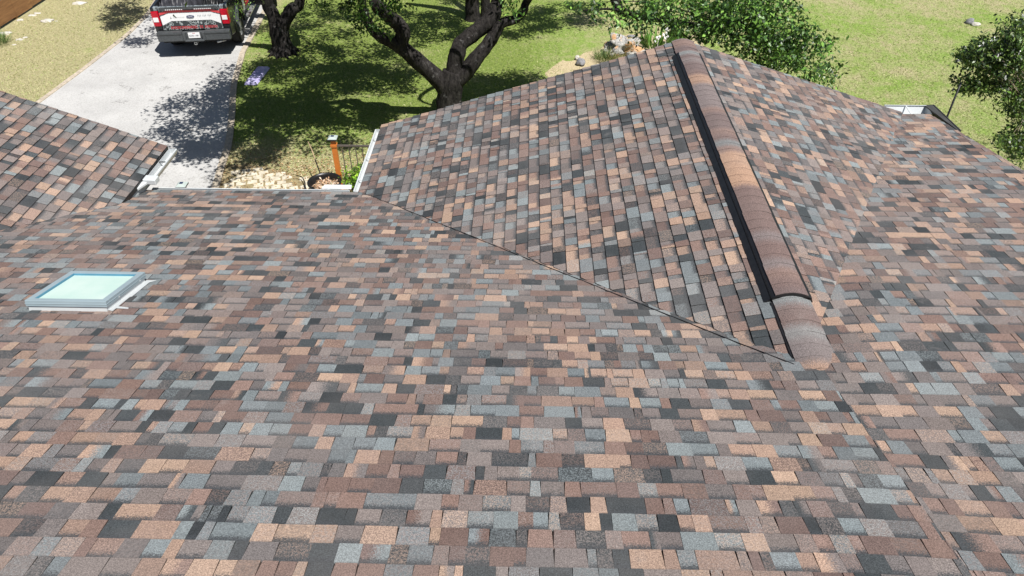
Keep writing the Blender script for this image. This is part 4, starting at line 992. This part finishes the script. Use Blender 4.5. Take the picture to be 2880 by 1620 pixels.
for (a, b_, n_, ln, lab) in ((1838, 138, 46, (.4, .75), 'left clump of broad sword leaves behind the gable peak'), (1905, 126, 60, (.35, .7), 'right clump of broad sword leaves behind the gable peak')):
    p = onz(a, b_, 0); tuft('iris_plant', (p.x, p.y, 0), n_, .22, ln, (.06, .10), iris, lab, 'plant', (.7, 1.45), None, 'sword leaved plants')
b = MB()
for (a, b_, h_) in ((1852, 108, .5), (1874, 104, .48), (1878, 82, .62)):
    p = onz(a, b_, h_)
    for _ in range(16):
        q = p+Vector((rnd.gauss(0, .035), rnd.gauss(0, .03), rnd.gauss(0, .03))); u = Vector((rnd.gauss(0, 1), rnd.gauss(0, 1), rnd.gauss(0, 1))).normalized(); v = u.orthogonal(); b.add([q-u*.03, q+v*.03, q+u*.03, q-v*.03], [(0, 1, 2, 3)])
    b.tube([(p.x, p.y, 0), p], .006, 5)
tag(b.build('flower', M['petal']), 'pale iris flowers on stems among the sword leaves', 'flowers')
p = onz(1700, 170, 0); tuft('grass_tuft', (p.x, p.y, 0), 320, .22, (.2, .42), (.008, .016), [[.08, .14, .04], [.14, .2, .06], [.3, .3, .12]], 'dark green grass tuft at the left foot of the boulder', 'grass tuft', (.5, 1.4), M['blade'])
p = onz(1745, 166, 0); tuft('grass_tuft', (p.x, p.y-.1, 0), 160, .16, (.2, .45), (.008, .014), [[.4, .36, .16], [.5, .45, .22], [.2, .22, .08]], 'straw coloured grass tuft in front of the boulder', 'grass tuft', (.4, 1.3), M['blade'])
p = onz(-6, 125, 0); tuft('grass_tuft', (p.x, p.y, 0), 220, .22, (.25, .5), (.01, .018), [[.08, .14, .04], [.14, .22, .06]], 'dark grass tuft at the left picture edge below the fence', 'grass tuft', (.4, 1.3), M['blade'])
p = onz(1722, 130, 0); b = MB().tube([p, p+Vector((.01, 0, .4)), p+Vector((.0, 0, .74))], .005, 5)
for i in range(8): q = p+Vector((0, 0, .62+.015*i)); b.add([q, q+Vector((rnd.uniform(-.05, .05), .01, .04)), q+Vector((rnd.uniform(-.03, .03), 0, .06))], [(0, 1, 2)])
tag(b.build('weed', M['blade']), 'tall thin weed stalk standing behind the boulder', 'weed')
at = M['blade']
# pole
pt = onY(2703, 232, 12.2); b = MB().tube([(pt.x, pt.y, 0), (pt.x, pt.y, pt.z)], .017, 10); tag(b.build('pole', M['black'], None, True), 'thin black upright pole beyond the right corner of the roof', 'pole')
bpy.context.view_layer.update()
